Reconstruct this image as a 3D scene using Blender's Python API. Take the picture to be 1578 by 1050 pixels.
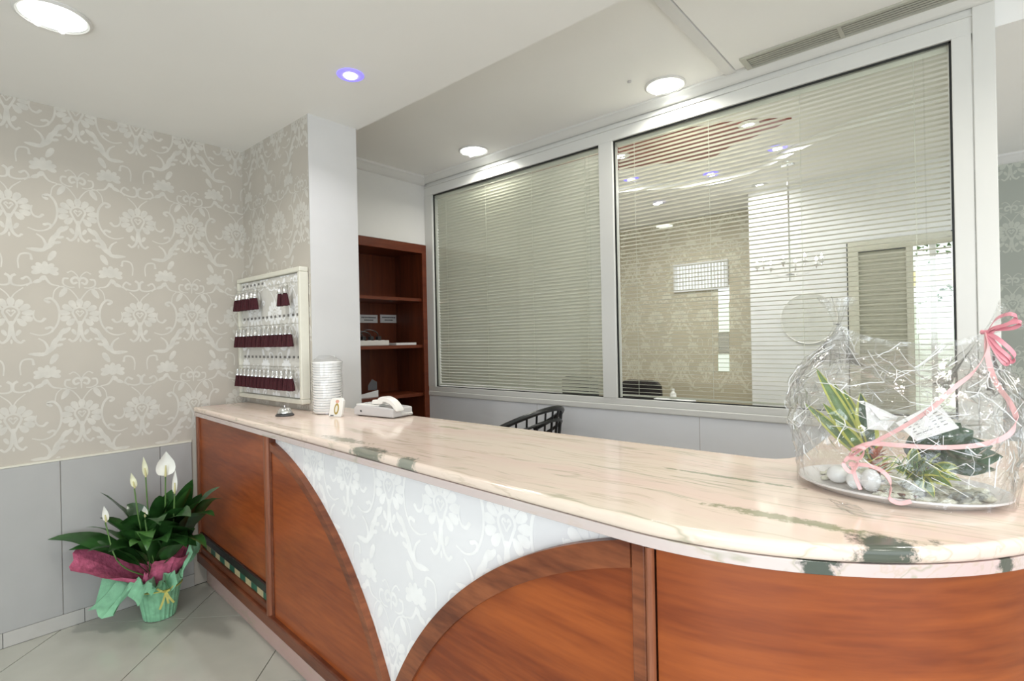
import bpy, bmesh, math, random
from mathutils import Vector, Matrix, noise
from math import sin, cos, pi, radians, sqrt

for o in list(bpy.data.objects):
    bpy.data.objects.remove(o)
scene = bpy.context.scene
COL = scene.collection
rnd = random.Random(7)

# ------------------------------------------------------------------ camera
FPX, YAW, PIT, ROL, CH = 815.0, radians(41.0), radians(-0.05), radians(-1.19), 1.48
cf = Vector((-sin(YAW) * cos(PIT), cos(YAW) * cos(PIT), sin(PIT)))
_r0 = Vector((cos(YAW), sin(YAW), 0)); _u0 = _r0.cross(cf)
cr = _r0 * cos(ROL) + _u0 * sin(ROL)
cu = _u0 * cos(ROL) - _r0 * sin(ROL)
cam_data = bpy.data.cameras.new('camera')
cam_data.sensor_width = 36.0
cam_data.lens = FPX / 1578.0 * 36.0
cam_data.clip_start = 0.02
cam = bpy.data.objects.new('camera', cam_data)
COL.objects.link(cam)
cam.matrix_world = Matrix(((cr.x, cu.x, -cf.x, 0), (cr.y, cu.y, -cf.y, 0), (cr.z, cu.z, -cf.z, CH), (0, 0, 0, 1)))
scene.camera = cam

# ------------------------------------------------------------------ world, daylight, exposure
scene.view_settings.view_transform = 'Standard'
scene.view_settings.look = 'None'
scene.view_settings.gamma = 1.0
scene.view_settings.exposure = 0.0
world = bpy.data.worlds.new('daylight'); scene.world = world
world.use_nodes = True
world.node_tree.nodes['Background'].inputs[0].default_value = (0.80, 0.90, 1.0, 1)
world.node_tree.nodes['Background'].inputs[1].default_value = 1.0


def area(name, loc, rot, sx, sy, power, color, spread=180):
    l = bpy.data.lights.new(name, 'AREA'); l.shape = 'RECTANGLE'
    l.size = sx; l.size_y = sy; l.energy = power; l.color = color; l.spread = radians(spread)
    o = bpy.data.objects.new(name, l); COL.objects.link(o)
    o.location = loc; o.rotation_euler = rot
    return o


# daylight falling in through the shop window behind the photographer and the entrance on the right
area('shop_window_daylight', (1.0, -3.46, 1.45), (radians(90), 0, 0), 3.2, 2.2, 125, (0.86, 0.93, 1.0))
area('entrance_daylight', (2.96, -0.4, 1.3), (radians(90), 0, radians(90)), 2.2, 2.2, 34, (0.86, 0.93, 1.0))
area('lounge_window_daylight', (2.96, 4.3, 1.5), (radians(90), 0, radians(90)), 1.6, 1.6, 16, (0.9, 0.95, 1.0))


# ------------------------------------------------------------------ pixel helper: a viewing ray meets a real plane
def ray(x, y):
    return cr * ((x - 789) / FPX) - cu * ((y - 525) / FPX) + cf


def at(x, y, ax, v):
    d = ray(x, y); c = Vector((0, 0, CH))
    return c + d * ((v - c[ax]) / d[ax])


def atd(x, y, depth):
    return Vector((0, 0, CH)) + ray(x, y) * depth


# ------------------------------------------------------------------ material helpers
def new_mat(name):
    m = bpy.data.materials.new(name); m.use_nodes = True
    nt = m.node_tree
    return m, nt, nt.nodes['Principled BSDF']


def N(nt, typ, **kw):
    n = nt.nodes.new(typ)
    for k, v in kw.items():
        setattr(n, k, v)
    return n


def simple(name, col, rough=0.5, metal=0.0, spec=0.5, vary=0.06, scale=30.0, bump=0.0, bscale=200.0, **extra):
    m, nt, b = new_mat(name)
    b.inputs['Roughness'].default_value = rough
    b.inputs['Metallic'].default_value = metal
    b.inputs['Specular IOR Level'].default_value = spec
    tc = N(nt, 'ShaderNodeTexCoord')
    no = N(nt, 'ShaderNodeTexNoise'); no.inputs['Scale'].default_value = scale; no.inputs['Detail'].default_value = 3
    nt.links.new(tc.outputs['Object'], no.inputs['Vector'])
    rp = N(nt, 'ShaderNodeValToRGB')
    rp.color_ramp.elements[0].position = 0.3; rp.color_ramp.elements[1].position = 0.7
    rp.color_ramp.elements[0].color = [c * (1 - vary) for c in col] + [1]
    rp.color_ramp.elements[1].color = [min(1, c * (1 + vary)) for c in col] + [1]
    nt.links.new(no.outputs['Fac'], rp.inputs['Fac'])
    nt.links.new(rp.outputs['Color'], b.inputs['Base Color'])
    if bump:
        n2 = N(nt, 'ShaderNodeTexNoise'); n2.inputs['Scale'].default_value = bscale
        nt.links.new(tc.outputs['Object'], n2.inputs['Vector'])
        bp = N(nt, 'ShaderNodeBump'); bp.inputs['Strength'].default_value = bump; bp.inputs['Distance'].default_value = 0.01
        nt.links.new(n2.outputs['Fac'], bp.inputs['Height'])
        nt.links.new(bp.outputs['Normal'], b.inputs['Normal'])
    for k, v in extra.items():
        b.inputs[k].default_value = v
    return m


def emissive(name, col, strength, base=(0.8, 0.8, 0.8)):
    m, nt, b = new_mat(name)
    b.inputs['Base Color'].default_value = (*base, 1)
    b.inputs['Emission Color'].default_value = (*col, 1)
    b.inputs['Emission Strength'].default_value = strength
    return m


def wood(name, dark, light, axis_scale, rough=0.36, fine=1.0, rot=(0, 0, 0)):
    m, nt, b = new_mat(name)
    tc = N(nt, 'ShaderNodeTexCoord')
    mp = N(nt, 'ShaderNodeMapping'); mp.inputs['Scale'].default_value = axis_scale; mp.inputs['Rotation'].default_value = rot
    nt.links.new(tc.outputs['Object'], mp.inputs['Vector'])
    n1 = N(nt, 'ShaderNodeTexNoise'); n1.inputs['Scale'].default_value = 1.0; n1.inputs['Detail'].default_value = 4; n1.inputs['Distortion'].default_value = 0.6
    nt.links.new(mp.outputs['Vector'], n1.inputs['Vector'])
    mp2 = N(nt, 'ShaderNodeMapping'); mp2.inputs['Scale'].default_value = [s * 9 * fine for s in axis_scale]; mp2.inputs['Rotation'].default_value = rot
    nt.links.new(tc.outputs['Object'], mp2.inputs['Vector'])
    n2 = N(nt, 'ShaderNodeTexNoise'); n2.inputs['Scale'].default_value = 1.0; n2.inputs['Detail'].default_value = 3
    nt.links.new(mp2.outputs['Vector'], n2.inputs['Vector'])
    mx = N(nt, 'ShaderNodeMath', operation='MULTIPLY_ADD'); mx.inputs[1].default_value = 0.35
    nt.links.new(n2.outputs['Fac'], mx.inputs[0])
    m3 = N(nt, 'ShaderNodeMath', operation='MULTIPLY'); m3.inputs[1].default_value = 0.65
    nt.links.new(n1.outputs['Fac'], m3.inputs[0]); nt.links.new(m3.outputs[0], mx.inputs[2])
    rp = N(nt, 'ShaderNodeValToRGB')
    rp.color_ramp.elements[0].position = 0.34; rp.color_ramp.elements[1].position = 0.64
    rp.color_ramp.elements[0].color = [*dark, 1]; rp.color_ramp.elements[1].color = [*light, 1]
    nt.links.new(mx.outputs[0], rp.inputs['Fac'])
    nt.links.new(rp.outputs['Color'], b.inputs['Base Color'])
    b.inputs['Roughness'].default_value = rough
    b.inputs['Specular IOR Level'].default_value = 0.35; b.inputs['Coat Weight'].default_value = 0.06; b.inputs['Coat Roughness'].default_value = 0.15
    return m


def marble(name, cream, pink, spots):
    m, nt, b = new_mat(name)
    tc = N(nt, 'ShaderNodeTexCoord')
    L = nt.links.new
    # slow warp so that the streaks wander
    w = N(nt, 'ShaderNodeTexNoise'); w.inputs['Scale'].default_value = 2.2; w.inputs['Detail'].default_value = 3
    L(tc.outputs['Object'], w.inputs['Vector'])
    wv = N(nt, 'ShaderNodeVectorMath', operation='MULTIPLY_ADD'); wv.inputs[1].default_value = (0.0, 0.16, 0.05)
    L(w.outputs['Color'], wv.inputs[0]); L(tc.outputs['Object'], wv.inputs[2])
    mp = N(nt, 'ShaderNodeMapping'); mp.inputs['Scale'].default_value = (0.55, 9.0, 6.0); mp.inputs['Rotation'].default_value = (0, 0, radians(5))
    L(wv.outputs[0], mp.inputs['Vector'])
    base = N(nt, 'ShaderNodeTexNoise'); base.inputs['Scale'].default_value = 0.8; base.inputs['Detail'].default_value = 5
    L(mp.outputs['Vector'], base.inputs['Vector'])
    rp = N(nt, 'ShaderNodeValToRGB')
    rp.color_ramp.elements[0].position = 0.35; rp.color_ramp.elements[1].position = 0.66
    rp.color_ramp.elements[0].color = [*pink, 1]; rp.color_ramp.elements[1].color = [*cream, 1]
    L(base.outputs['Fac'], rp.inputs['Fac'])
    col = rp.outputs['Color']

    def vein(scale, width, color, strength, src):
        n = N(nt, 'ShaderNodeTexNoise'); n.inputs['Scale'].default_value = scale; n.inputs['Detail'].default_value = 4; n.inputs['Roughness'].default_value = 0.55
        L(mp.outputs['Vector'], n.inputs['Vector'])
        s = N(nt, 'ShaderNodeMath', operation='SUBTRACT'); s.inputs[1].default_value = 0.5; L(n.outputs['Fac'], s.inputs[0])
        a = N(nt, 'ShaderNodeMath', operation='ABSOLUTE'); L(s.outputs[0], a.inputs[0])
        r = N(nt, 'ShaderNodeMapRange'); r.inputs[1].default_value = 0; r.inputs[2].default_value = width; r.inputs[3].default_value = strength; r.inputs[4].default_value = 0
        L(a.outputs[0], r.inputs[0])
        # break the veins up along their length
        k = N(nt, 'ShaderNodeTexNoise'); k.inputs['Scale'].default_value = 3.1 + scale; k.inputs['Detail'].default_value = 2
        L(tc.outputs['Object'], k.inputs['Vector'])
        kr = N(nt, 'ShaderNodeMapRange'); kr.inputs[1].default_value = 0.38; kr.inputs[2].default_value = 0.56; L(k.outputs['Fac'], kr.inputs[0])
        mu = N(nt, 'ShaderNodeMath', operation='MULTIPLY'); L(r.outputs[0], mu.inputs[0]); L(kr.outputs[0], mu.inputs[1])
        mx = N(nt, 'ShaderNodeMix', data_type='RGBA'); L(mu.outputs[0], mx.inputs[0]); L(src, mx.inputs[6]); mx.inputs[7].default_value = [*color, 1]
        return mx.outputs[2]
    col = vein(1.1, 0.017, (0.36, 0.35, 0.24), 0.62, col)
    col = vein(2.3, 0.024, (0.50, 0.40, 0.28), 0.45, col)
    # dark green inclusions, each at its own place in the stone
    fn = N(nt, 'ShaderNodeTexNoise'); fn.inputs['Scale'].default_value = 42; fn.inputs['Detail'].default_value = 5; fn.inputs['Roughness'].default_value = 0.7
    L(tc.outputs['Object'], fn.inputs['Vector'])
    for (p, rad, colr, stren) in spots:
        sub = N(nt, 'ShaderNodeVectorMath', operation='SUBTRACT'); sub.inputs[1].default_value = p; L(tc.outputs['Object'], sub.inputs[0])
        dv = N(nt, 'ShaderNodeVectorMath', operation='DIVIDE'); dv.inputs[1].default_value = rad; L(sub.outputs[0], dv.inputs[0])
        ln = N(nt, 'ShaderNodeVectorMath', operation='LENGTH'); L(dv.outputs[0], ln.inputs[0])
        ad = N(nt, 'ShaderNodeMath', operation='MULTIPLY_ADD'); ad.inputs[1].default_value = 2.2; L(fn.outputs['Fac'], ad.inputs[0]); L(ln.outputs['Value'], ad.inputs[2])
        r = N(nt, 'ShaderNodeMapRange'); r.inputs[1].default_value = 1.75; r.inputs[2].default_value = 2.15; r.inputs[3].default_value = stren; r.inputs[4].default_value = 0
        L(ad.outputs[0], r.inputs[0])
        mx = N(nt, 'ShaderNodeMix', data_type='RGBA'); L(r.outputs[0], mx.inputs[0]); L(col, mx.inputs[6]); mx.inputs[7].default_value = [*colr, 1]
        col = mx.outputs[2]
    L(col, b.inputs['Base Color'])
    b.inputs['Roughness'].default_value = 0.12
    b.inputs['Specular IOR Level'].default_value = 0.5
    return m


def schlick(nt, boost, normal=None):
    """two-sided Fresnel reflectance of a thin sheet"""
    lw = N(nt, 'ShaderNodeLayerWeight'); lw.inputs[0].default_value = 0.5
    if normal: nt.links.new(normal, lw.inputs['Normal'])
    pw = N(nt, 'ShaderNodeMath', operation='POWER'); pw.inputs[1].default_value = 5.0
    nt.links.new(lw.outputs['Facing'], pw.inputs[0])
    ma = N(nt, 'ShaderNodeMath', operation='MULTIPLY_ADD'); ma.inputs[1].default_value = 0.96; ma.inputs[2].default_value = 0.04
    nt.links.new(pw.outputs[0], ma.inputs[0])
    mu = N(nt, 'ShaderNodeMath', operation='MULTIPLY'); mu.inputs[1].default_value = boost; mu.use_clamp = True
    nt.links.new(ma.outputs[0], mu.inputs[0])
    return mu


def thin_glass(name, tint, boost, rough=0.0, ior=1.5):
    m, nt, b = new_mat(name)
    nt.nodes.remove(b)
    out = nt.nodes['Material Output']
    t = N(nt, 'ShaderNodeBsdfTransparent'); t.inputs[0].default_value = (*tint, 1)
    g = N(nt, 'ShaderNodeBsdfGlossy'); g.inputs['Roughness'].default_value = rough
    mu = schlick(nt, boost)
    mx = N(nt, 'ShaderNodeMixShader')
    nt.links.new(mu.outputs[0], mx.inputs[0]); nt.links.new(t.outputs[0], mx.inputs[1]); nt.links.new(g.outputs[0], mx.inputs[2])
    nt.links.new(mx.outputs[0], out.inputs['Surface'])
    return m


M = {}
M['paper'] = simple('wallpaper_beige', (0.50, 0.46, 0.40), 0.75, vary=0.03, scale=3, bump=0.05, bscale=500)
M['print'] = simple('wallpaper_print', (0.60, 0.575, 0.52), 0.6, vary=0.06, scale=20)
M['paper_white'] = simple('counter_wallpaper', (0.80, 0.80, 0.81), 0.55, vary=0.02, scale=3)
M['print_white'] = simple('counter_wallpaper_print', (0.91, 0.91, 0.90), 0.5, vary=0.04, scale=20)
M['paper_gold'] = simple('lounge_wallpaper', (0.52, 0.46, 0.33), 0.7, vary=0.03, scale=3)
M['print_gold'] = simple('lounge_wallpaper_print', (0.66, 0.62, 0.48), 0.6, vary=0.05, scale=20)
M['paper_green'] = simple('sage_wallpaper', (0.40, 0.42, 0.37), 0.7, vary=0.03, scale=3)
M['print_green'] = simple('sage_wallpaper_print', (0.52, 0.54, 0.47), 0.6, vary=0.05, scale=20)
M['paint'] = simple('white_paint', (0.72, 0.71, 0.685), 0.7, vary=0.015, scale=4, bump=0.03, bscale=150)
M['dimmed_paint'] = simple('dimmed_paint', (0.62, 0.61, 0.595), 0.7, vary=0.02, scale=4, bump=0.03, bscale=150)  # white paint darkened to tone down the overlit pillar end
M['ceiling'] = simple('ceiling_paint', (0.86, 0.85, 0.82), 0.75, vary=0.012, scale=2)
M['laminate'] = simple('grey_laminate', (0.42, 0.42, 0.41), 0.35, vary=0.02, scale=6)
M['skirt'] = simple('skirting_tile', (0.50, 0.49, 0.46), 0.35, vary=0.04, scale=8)
M['tile'] = simple('floor_tile', (0.50, 0.50, 0.44), 0.16, vary=0.05, scale=5)
M['grout'] = simple('grout', (0.13, 0.13, 0.12), 0.9)
M['frame'] = simple('white_aluminium', (0.70, 0.695, 0.655), 0.32, vary=0.01, scale=3)
M['dado'] = simple('dado_panel', (0.83, 0.84, 0.86), 0.4, vary=0.02, scale=3)
M['gasket'] = simple('black_gasket', (0.012, 0.014, 0.012), 0.5)
M['slat'] = simple('blind_slat', (0.80, 0.775, 0.69), 0.4, vary=0.02, scale=3)
M['cord'] = simple('blind_cord', (0.75, 0.74, 0.66), 0.7)
M['glass'] = thin_glass('window_glass', (0.95, 0.965, 0.94), 1.3)
M['mahogany'] = wood('mahogany_veneer', (0.18, 0.036, 0.010), (0.36, 0.088, 0.019), (0.8, 0.8, 8.0), rot=(0, radians(-7), 0))
M['rosewood'] = wood('rosewood_trim', (0.11, 0.030, 0.014), (0.29, 0.092, 0.036), (3.0, 3.0, 16.0), fine=0.5)
M['wood_dark'] = wood('dark_moulding', (0.09, 0.022, 0.010), (0.19, 0.055, 0.022), (2.0, 2.0, 18.0))
M['wood_post'] = wood('post_wood', (0.16, 0.05, 0.022), (0.33, 0.12, 0.06), (22, 22, 1.2))
M['bookcase'] = wood('bookcase_wood', (0.085, 0.018, 0.007), (0.16, 0.038, 0.014), (14, 14, 1.0))
M['shelf'] = wood('shelf_wood', (0.10, 0.020, 0.008), (0.17, 0.040, 0.015), (14, 1.0, 14))
M['bar'] = simple('black_bar', (0.012, 0.010, 0.010), 0.25)
M['mosaic_green'] = simple('green_mosaic', (0.02, 0.12, 0.075), 0.3, vary=0.2, scale=40)
M['board_paper'] = simple('board_paper', (0.66, 0.64, 0.59), 0.7, vary=0.03)
M['mosaic_cream'] = simple('cream_mosaic', (0.55, 0.46, 0.26), 0.35, vary=0.15, scale=30)
M['white_plastic'] = simple('white_plastic', (0.78, 0.76, 0.71), 0.3, vary=0.01)
M['bowl_white'] = simple('bowl_white', (0.93, 0.93, 0.92), 0.35, vary=0.01)
M['grey_plastic'] = simple('pale_grey_plastic', (0.55, 0.53, 0.52), 0.35, vary=0.02)
M['dark_plastic'] = simple('dark_plastic', (0.03, 0.03, 0.03), 0.4)
M['chrome'] = simple('chrome', (0.8, 0.8, 0.8), 0.12, metal=1.0, vary=0.01)
M['steel'] = simple('brushed_steel', (0.62, 0.61, 0.57), 0.3, metal=0.9, vary=0.05)
M['burgundy'] = simple('burgundy_tassel', (0.045, 0.004, 0.008), 0.9, vary=0.35, scale=160)
M['board_cream'] = simple('cream_frame', (0.70, 0.68, 0.58), 0.5, vary=0.02)
M['plate'] = simple('number_plate', (0.16, 0.15, 0.14), 0.5)
M['paper_sheet'] = simple('white_paper', (0.80, 0.80, 0.80), 0.7, vary=0.02)
M['ink'] = simple('grey_ink', (0.10, 0.10, 0.11), 0.8)
M['gold'] = simple('gold_emblem', (0.50, 0.36, 0.10), 0.4, metal=0.4)
M['rose'] = simple('rose_emblem', (0.65, 0.35, 0.25), 0.5)
M['blackwood'] = simple('black_lacquer', (0.012, 0.013, 0.013), 0.3)
M['leaf'] = simple('lily_leaf', (0.022, 0.075, 0.016), 0.28, vary=0.4, scale=14)
M['leaf_light'] = simple('lily_leaf_light', (0.06, 0.16, 0.035), 0.35, vary=0.3, scale=14)
M['stem'] = simple('green_stem', (0.10, 0.20, 0.05), 0.5)
M['spathe'] = simple('white_spathe', (0.80, 0.80, 0.74), 0.5, vary=0.03)
M['spathe_cream'] = simple('cream_spathe', (0.72, 0.72, 0.52), 0.5, vary=0.08)
M['spadix'] = simple('spadix', (0.60, 0.56, 0.28), 0.7)
M['tissue_green'] = simple('mint_tissue', (0.24, 0.53, 0.32), 0.7, vary=0.15, scale=25, bump=0.4, bscale=60)
M['tissue_pink'] = simple('pink_tissue', (0.50, 0.11, 0.20), 0.7, vary=0.25, scale=45, bump=0.4, bscale=60)
M['raffia'] = simple('yellow_raffia', (0.62, 0.58, 0.16), 0.6)
M['soil'] = simple('dark_soil', (0.02, 0.014, 0.008), 0.95, vary=0.3)
M['tray'] = simple('white_ceramic', (0.80, 0.78, 0.79), 0.18, vary=0.01)
M['stone_white'] = simple('white_stone', (0.80, 0.80, 0.80), 0.25, vary=0.03, scale=50)
M['ribbon'] = simple('pink_ribbon', (0.80, 0.46, 0.46), 0.35, vary=0.05)
M['ribbon_dark'] = simple('rose_ribbon', (0.70, 0.27, 0.32), 0.35, vary=0.08)
M['leaf_dark'] = simple('glossy_dark_leaf', (0.030, 0.085, 0.035), 0.25, vary=0.35, scale=30)
M['leaf_mid'] = simple('mid_green_leaf', (0.11, 0.21, 0.045), 0.3, vary=0.3, scale=30)
M['leaf_yellow'] = simple('yellow_leaf_edge', (0.52, 0.54, 0.10), 0.35, vary=0.15, scale=30)
M['bromeliad'] = simple('russet_bract', (0.42, 0.12, 0.06), 0.5, vary=0.3, scale=60)
M['moss'] = simple('pale_moss', (0.62, 0.62, 0.52), 0.9, vary=0.25, scale=90)
M['twig'] = simple('brown_twig', (0.13, 0.06, 0.04), 0.7)
M['red_ceiling'] = simple('red_ceiling_panel', (0.25, 0.05, 0.03), 0.35, vary=0.05)
M['sofa'] = simple('black_leather', (0.012, 0.011, 0.012), 0.35)
M['mauve'] = simple('mauve_cloth', (0.16, 0.10, 0.12), 0.85)
M['mirror'] = simple('mirror_glass', (0.86, 0.87, 0.86), 0.02, metal=1.0, vary=0.0)
M['reflection_pale'] = simple('pale_reflection', (0.74, 0.73, 0.68), 0.08, metal=0.25, vary=0.0)  # pale colour painted in for what the mirror would reflect
M['sand'] = simple('beige_carpet', (0.46, 0.41, 0.33), 0.8)
M['vent'] = simple('vent_metal', (0.50, 0.49, 0.42), 0.35, metal=0.2, vary=0.02)
M['vent_dark'] = simple('vent_inside', (0.26, 0.26, 0.22), 0.7)
M['lens'] = emissive('lit_downlight', (0.92, 1.0, 0.96), 1.5)
M['lamp'] = emissive('lit_lamp_tube', (0.95, 1.0, 0.97), 9)
M['reflector'] = simple('lamp_reflector', (0.85, 0.86, 0.84), 0.15, metal=0.8, vary=0.0)
M['spot_lens'] = emissive('lit_spot', (0.90, 0.92, 1.0), 40)
M['spot_blue'] = emissive('lit_blue_ring', (0.22, 0.17, 1.0), 1.3, (0.2, 0.2, 0.6))
M['bulb'] = emissive('lit_bulb', (1.0, 0.94, 0.8), 30)
M['pane_day'] = emissive('daylit_pane', (0.86, 0.94, 1.0), 0.85)
M['pane_green'] = emissive('glowing_green_pane', (0.55, 0.66, 0.52), 0.75)
M['sunblind'] = simple('yellow_awning', (0.75, 0.58, 0.10), 0.7)
M['foliage'] = simple('reflected_garden_leaf', (0.10, 0.22, 0.05), 0.6, vary=0.3)
M['rattan'] = simple('beige_curtain', (0.50, 0.48, 0.38), 0.6)


def cellophane():
    m, nt, b = new_mat('cellophane')
    nt.nodes.remove(b)
    out = nt.nodes['Material Output']
    L = nt.links.new
    tc = N(nt, 'ShaderNodeTexCoord')
    vo = N(nt, 'ShaderNodeTexNoise'); vo.inputs['Scale'].default_value = 16; vo.inputs['Detail'].default_value = 4; vo.inputs['Distortion'].default_value = 1.5
    L(tc.outputs['Object'], vo.inputs['Vector'])
    bp = N(nt, 'ShaderNodeBump'); bp.inputs['Strength'].default_value = 0.25; bp.inputs['Distance'].default_value = 0.02
    L(vo.outputs['Fac'], bp.inputs['Height'])
    t = N(nt, 'ShaderNodeBsdfTransparent'); t.inputs[0].default_value = (0.99, 0.992, 0.988, 1)
    g = N(nt, 'ShaderNodeBsdfGlossy'); g.inputs['Roughness'].default_value = 0.03
    L(bp.outputs[0], g.inputs['Normal'])
    mu = schlick(nt, 1.5, bp.outputs[0])
    mx = N(nt, 'ShaderNodeMixShader')
    L(mu.outputs[0], mx.inputs[0]); L(t.outputs[0], mx.inputs[1]); L(g.outputs[0], mx.inputs[2])
    df = N(nt, 'ShaderNodeBsdfTranslucent'); df.inputs[0].default_value = (0.9, 0.9, 0.9, 1)
    m2 = N(nt, 'ShaderNodeMixShader'); m2.inputs[0].default_value = 0.025
    L(mx.outputs[0], m2.inputs[1]); L(df.outputs[0], m2.inputs[2])
    L(m2.outputs[0], out.inputs['Surface'])
    return m


M['cellophane'] = cellophane()
M['glint'] = simple('cellophane_glint', (0.95, 0.95, 0.95), 0.15, vary=0.0, Alpha=0.6)
M['sleeve'] = thin_glass('plastic_sleeve', (0.99, 0.99, 0.985), 0.9, rough=0.05)


# ------------------------------------------------------------------ mesh helpers
class MB:
    def __init__(s):
        s.v = []; s.f = []

    def add(s, vs, fs):
        o = len(s.v); s.v += [tuple(p) for p in vs]; s.f += [tuple(i + o for i in f) for f in fs]; return s

    def box(s, x0, x1, y0, y1, z0, z1):
        v = [(x0, y0, z0), (x1, y0, z0), (x1, y1, z0), (x0, y1, z0), (x0, y0, z1), (x1, y0, z1), (x1, y1, z1), (x0, y1, z1)]
        return s.add(v, [(3, 2, 1, 0), (4, 5, 6, 7), (0, 1, 5, 4), (1, 2, 6, 5), (2, 3, 7, 6), (3, 0, 4, 7)])

    def prism(s, poly, fn, h0, h1):
        """poly: 2D outline; fn(a, b, h) -> point"""
        n = len(poly)
        v = [fn(a, b, h0) for a, b in poly] + [fn(a, b, h1) for a, b in poly]
        f = [tuple(range(n - 1, -1, -1)), tuple(range(n, 2 * n))] + [(i, (i + 1) % n, (i + 1) % n + n, i + n) for i in range(n)]
        return s.add(v, f)

    def lathe(s, prof, c=(0, 0, 0), n=24, axis='z', sx=1.0, sy=1.0, close=True):
        v = []
        for r, h in prof:
            for k in range(n):
                a = 2 * pi * k / n
                v.append((c[0] + r * cos(a) * sx, c[1] + r * sin(a) * sy, c[2] + h))
        f = []
        for i in range(len(prof) - 1):
            for k in range(n):
                k2 = (k + 1) % n
                f.append((i * n + k, i * n + k2, (i + 1) * n + k2, (i + 1) * n + k))
        if close:
            f.append(tuple(range(n - 1, -1, -1))); f.append(tuple((len(prof) - 1) * n + k for k in range(n)))
        return s.add(v, f)

    def tube(s, pts, r, n=8, r1=None):
        pts = [Vector(p) for p in pts]; m = len(pts); v = []; f = []
        for i, p in enumerate(pts):
            t = (pts[min(i + 1, m - 1)] - pts[max(i - 1, 0)]).normalized()
            up = Vector((0, 0, 1)) if abs(t.z) < 0.9 else Vector((1, 0, 0))
            a = t.cross(up).normalized(); b = a.cross(t)
            rr = r if r1 is None else r + (r1 - r) * i / max(1, m - 1)
            for k in range(n):
                w = 2 * pi * k / n
                v.append(p + (a * cos(w) + b * sin(w)) * rr)
        for i in range(m - 1):
            for k in range(n):
                k2 = (k + 1) % n
                f.append((i * n + k, i * n + k2, (i + 1) * n + k2, (i + 1) * n + k))
        f.append(tuple(range(n - 1, -1, -1))); f.append(tuple((m - 1) * n + k for k in range(n)))
        return s.add(v, f)

    def strip(s, pts, w, nrm, th=0.0008):
        """flat ribbon along pts; nrm(i) gives the width direction"""
        pts = [Vector(p) for p in pts]; v = []; f = []; m = len(pts)
        for i, p in enumerate(pts):
            t = (pts[min(i + 1, m - 1)] - pts[max(i - 1, 0)]).normalized()
            d = Vector(nrm(i)); d = (d - t * d.dot(t)).normalized(); o = t.cross(d) * th
            ww = w(i / (m - 1)) if callable(w) else w
            v += [p - d * ww + o, p + d * ww + o, p + d * ww - o, p - d * ww - o]
        for i in range(m - 1):
            a = i * 4; b = a + 4
            f += [(a, a + 1, b + 1, b), (a + 1, a + 2, b + 2, b + 1), (a + 2, a + 3, b + 3, b + 2), (a + 3, a, b, b + 3)]
        f += [(3, 2, 1, 0), (4 * m - 4, 4 * m - 3, 4 * m - 2, 4 * m - 1)]
        return s.add(v, f)

    def ellipsoid(s, c, r, nu=16, nv=10):
        v = []; f = []
        for j in range(1, nv):
            t = pi * j / nv
            for k in range(nu):
                a = 2 * pi * k / nu
                v.append((c[0] + r[0] * sin(t) * cos(a), c[1] + r[1] * sin(t) * sin(a), c[2] + r[2] * cos(t)))
        top = len(v); v.append((c[0], c[1], c[2] + r[2])); v.append((c[0], c[1], c[2] - r[2]))
        for j in range(nv - 2):
            for k in range(nu):
                k2 = (k + 1) % nu
                f.append((j * nu + k, (j + 1) * nu + k, (j + 1) * nu + k2, j * nu + k2))
        for k in range(nu):
            f.append((top, k, (k + 1) % nu)); f.append((top + 1, (nv - 2) * nu + (k + 1) % nu, (nv - 2) * nu + k))
        return s.add(v, f)

    def build(s, name, m, parent=None, smooth=False, bevel=0.0, kind=None, label=None, fixn=True):
        me = bpy.data.meshes.new(name)
        me.from_pydata(s.v, [], s.f)
        if fixn:
            bm = bmesh.new(); bm.from_mesh(me); bmesh.ops.recalc_face_normals(bm, faces=bm.faces); bm.to_mesh(me); bm.free()
        me.materials.append(M[m] if isinstance(m, str) else m)
        if smooth:
            me.polygons.foreach_set('use_smooth', [True] * len(me.polygons))
            try:
                me.set_sharp_from_angle(angle=radians(40))
            except Exception:
                pass
        o = bpy.data.objects.new(name, me); COL.objects.link(o)
        if bevel:
            md = o.modifiers.new('bevel', 'BEVEL'); md.width = bevel; md.segments = 2; md.limit_method = 'ANGLE'
        if parent:
            o.parent = parent
            o.matrix_parent_inverse = Matrix.Translation(-Vector(parent.location)) if parent.type == 'EMPTY' and parent.get('_w') else Matrix()
        if kind:
            o['kind'] = kind
        if label:
            o['label'] = label
        return o


def bx(*a):
    return MB().box(*a)


def tag(o, label=None, cat=None, group=None, kind=None):
    if label: o['label'] = label
    if cat: o['category'] = cat
    if group: o['group'] = group
    if kind: o['kind'] = kind
    return o


def thing(name, label, cat, loc=(0, 0, 0), group=None, kind=None):
    """Empty standing at the thing's base; its parts keep world coordinates"""
    o = bpy.data.objects.new(name, None); COL.objects.link(o)
    o.location = loc; o.empty_display_size = 0.05
    o['_w'] = 1
    return tag(o, label, cat, group, kind)


def grp(name, loc=(0, 0, 0), kind='structure'):
    o = bpy.data.objects.new(name, None); COL.objects.link(o); o.location = loc; o['_w'] = 1; o['kind'] = kind
    return o


def copy_tree(o, parent=None):
    c = o.copy(); COL.objects.link(c)
    if parent: c.parent = parent
    for ch in list(o.children):
        copy_tree(ch, c)
    return c


def crom(pts, n=6):
    """Catmull-Rom through points"""
    P = [Vector(p) for p in pts]; P = [P[0] * 2 - P[1]] + P + [P[-1] * 2 - P[-2]]
    out = []
    for i in range(1, len(P) - 2):
        for k in range(n):
            t = k / n
            a, b, c, d = P[i - 1], P[i], P[i + 1], P[i + 2]
            out.append(0.5 * ((2 * b) + (c - a) * t + (2 * a - 5 * b + 4 * c - d) * t * t + (3 * b - a - 3 * c + d) * t ** 3))
    out.append(P[-2].copy())
    return out


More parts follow.
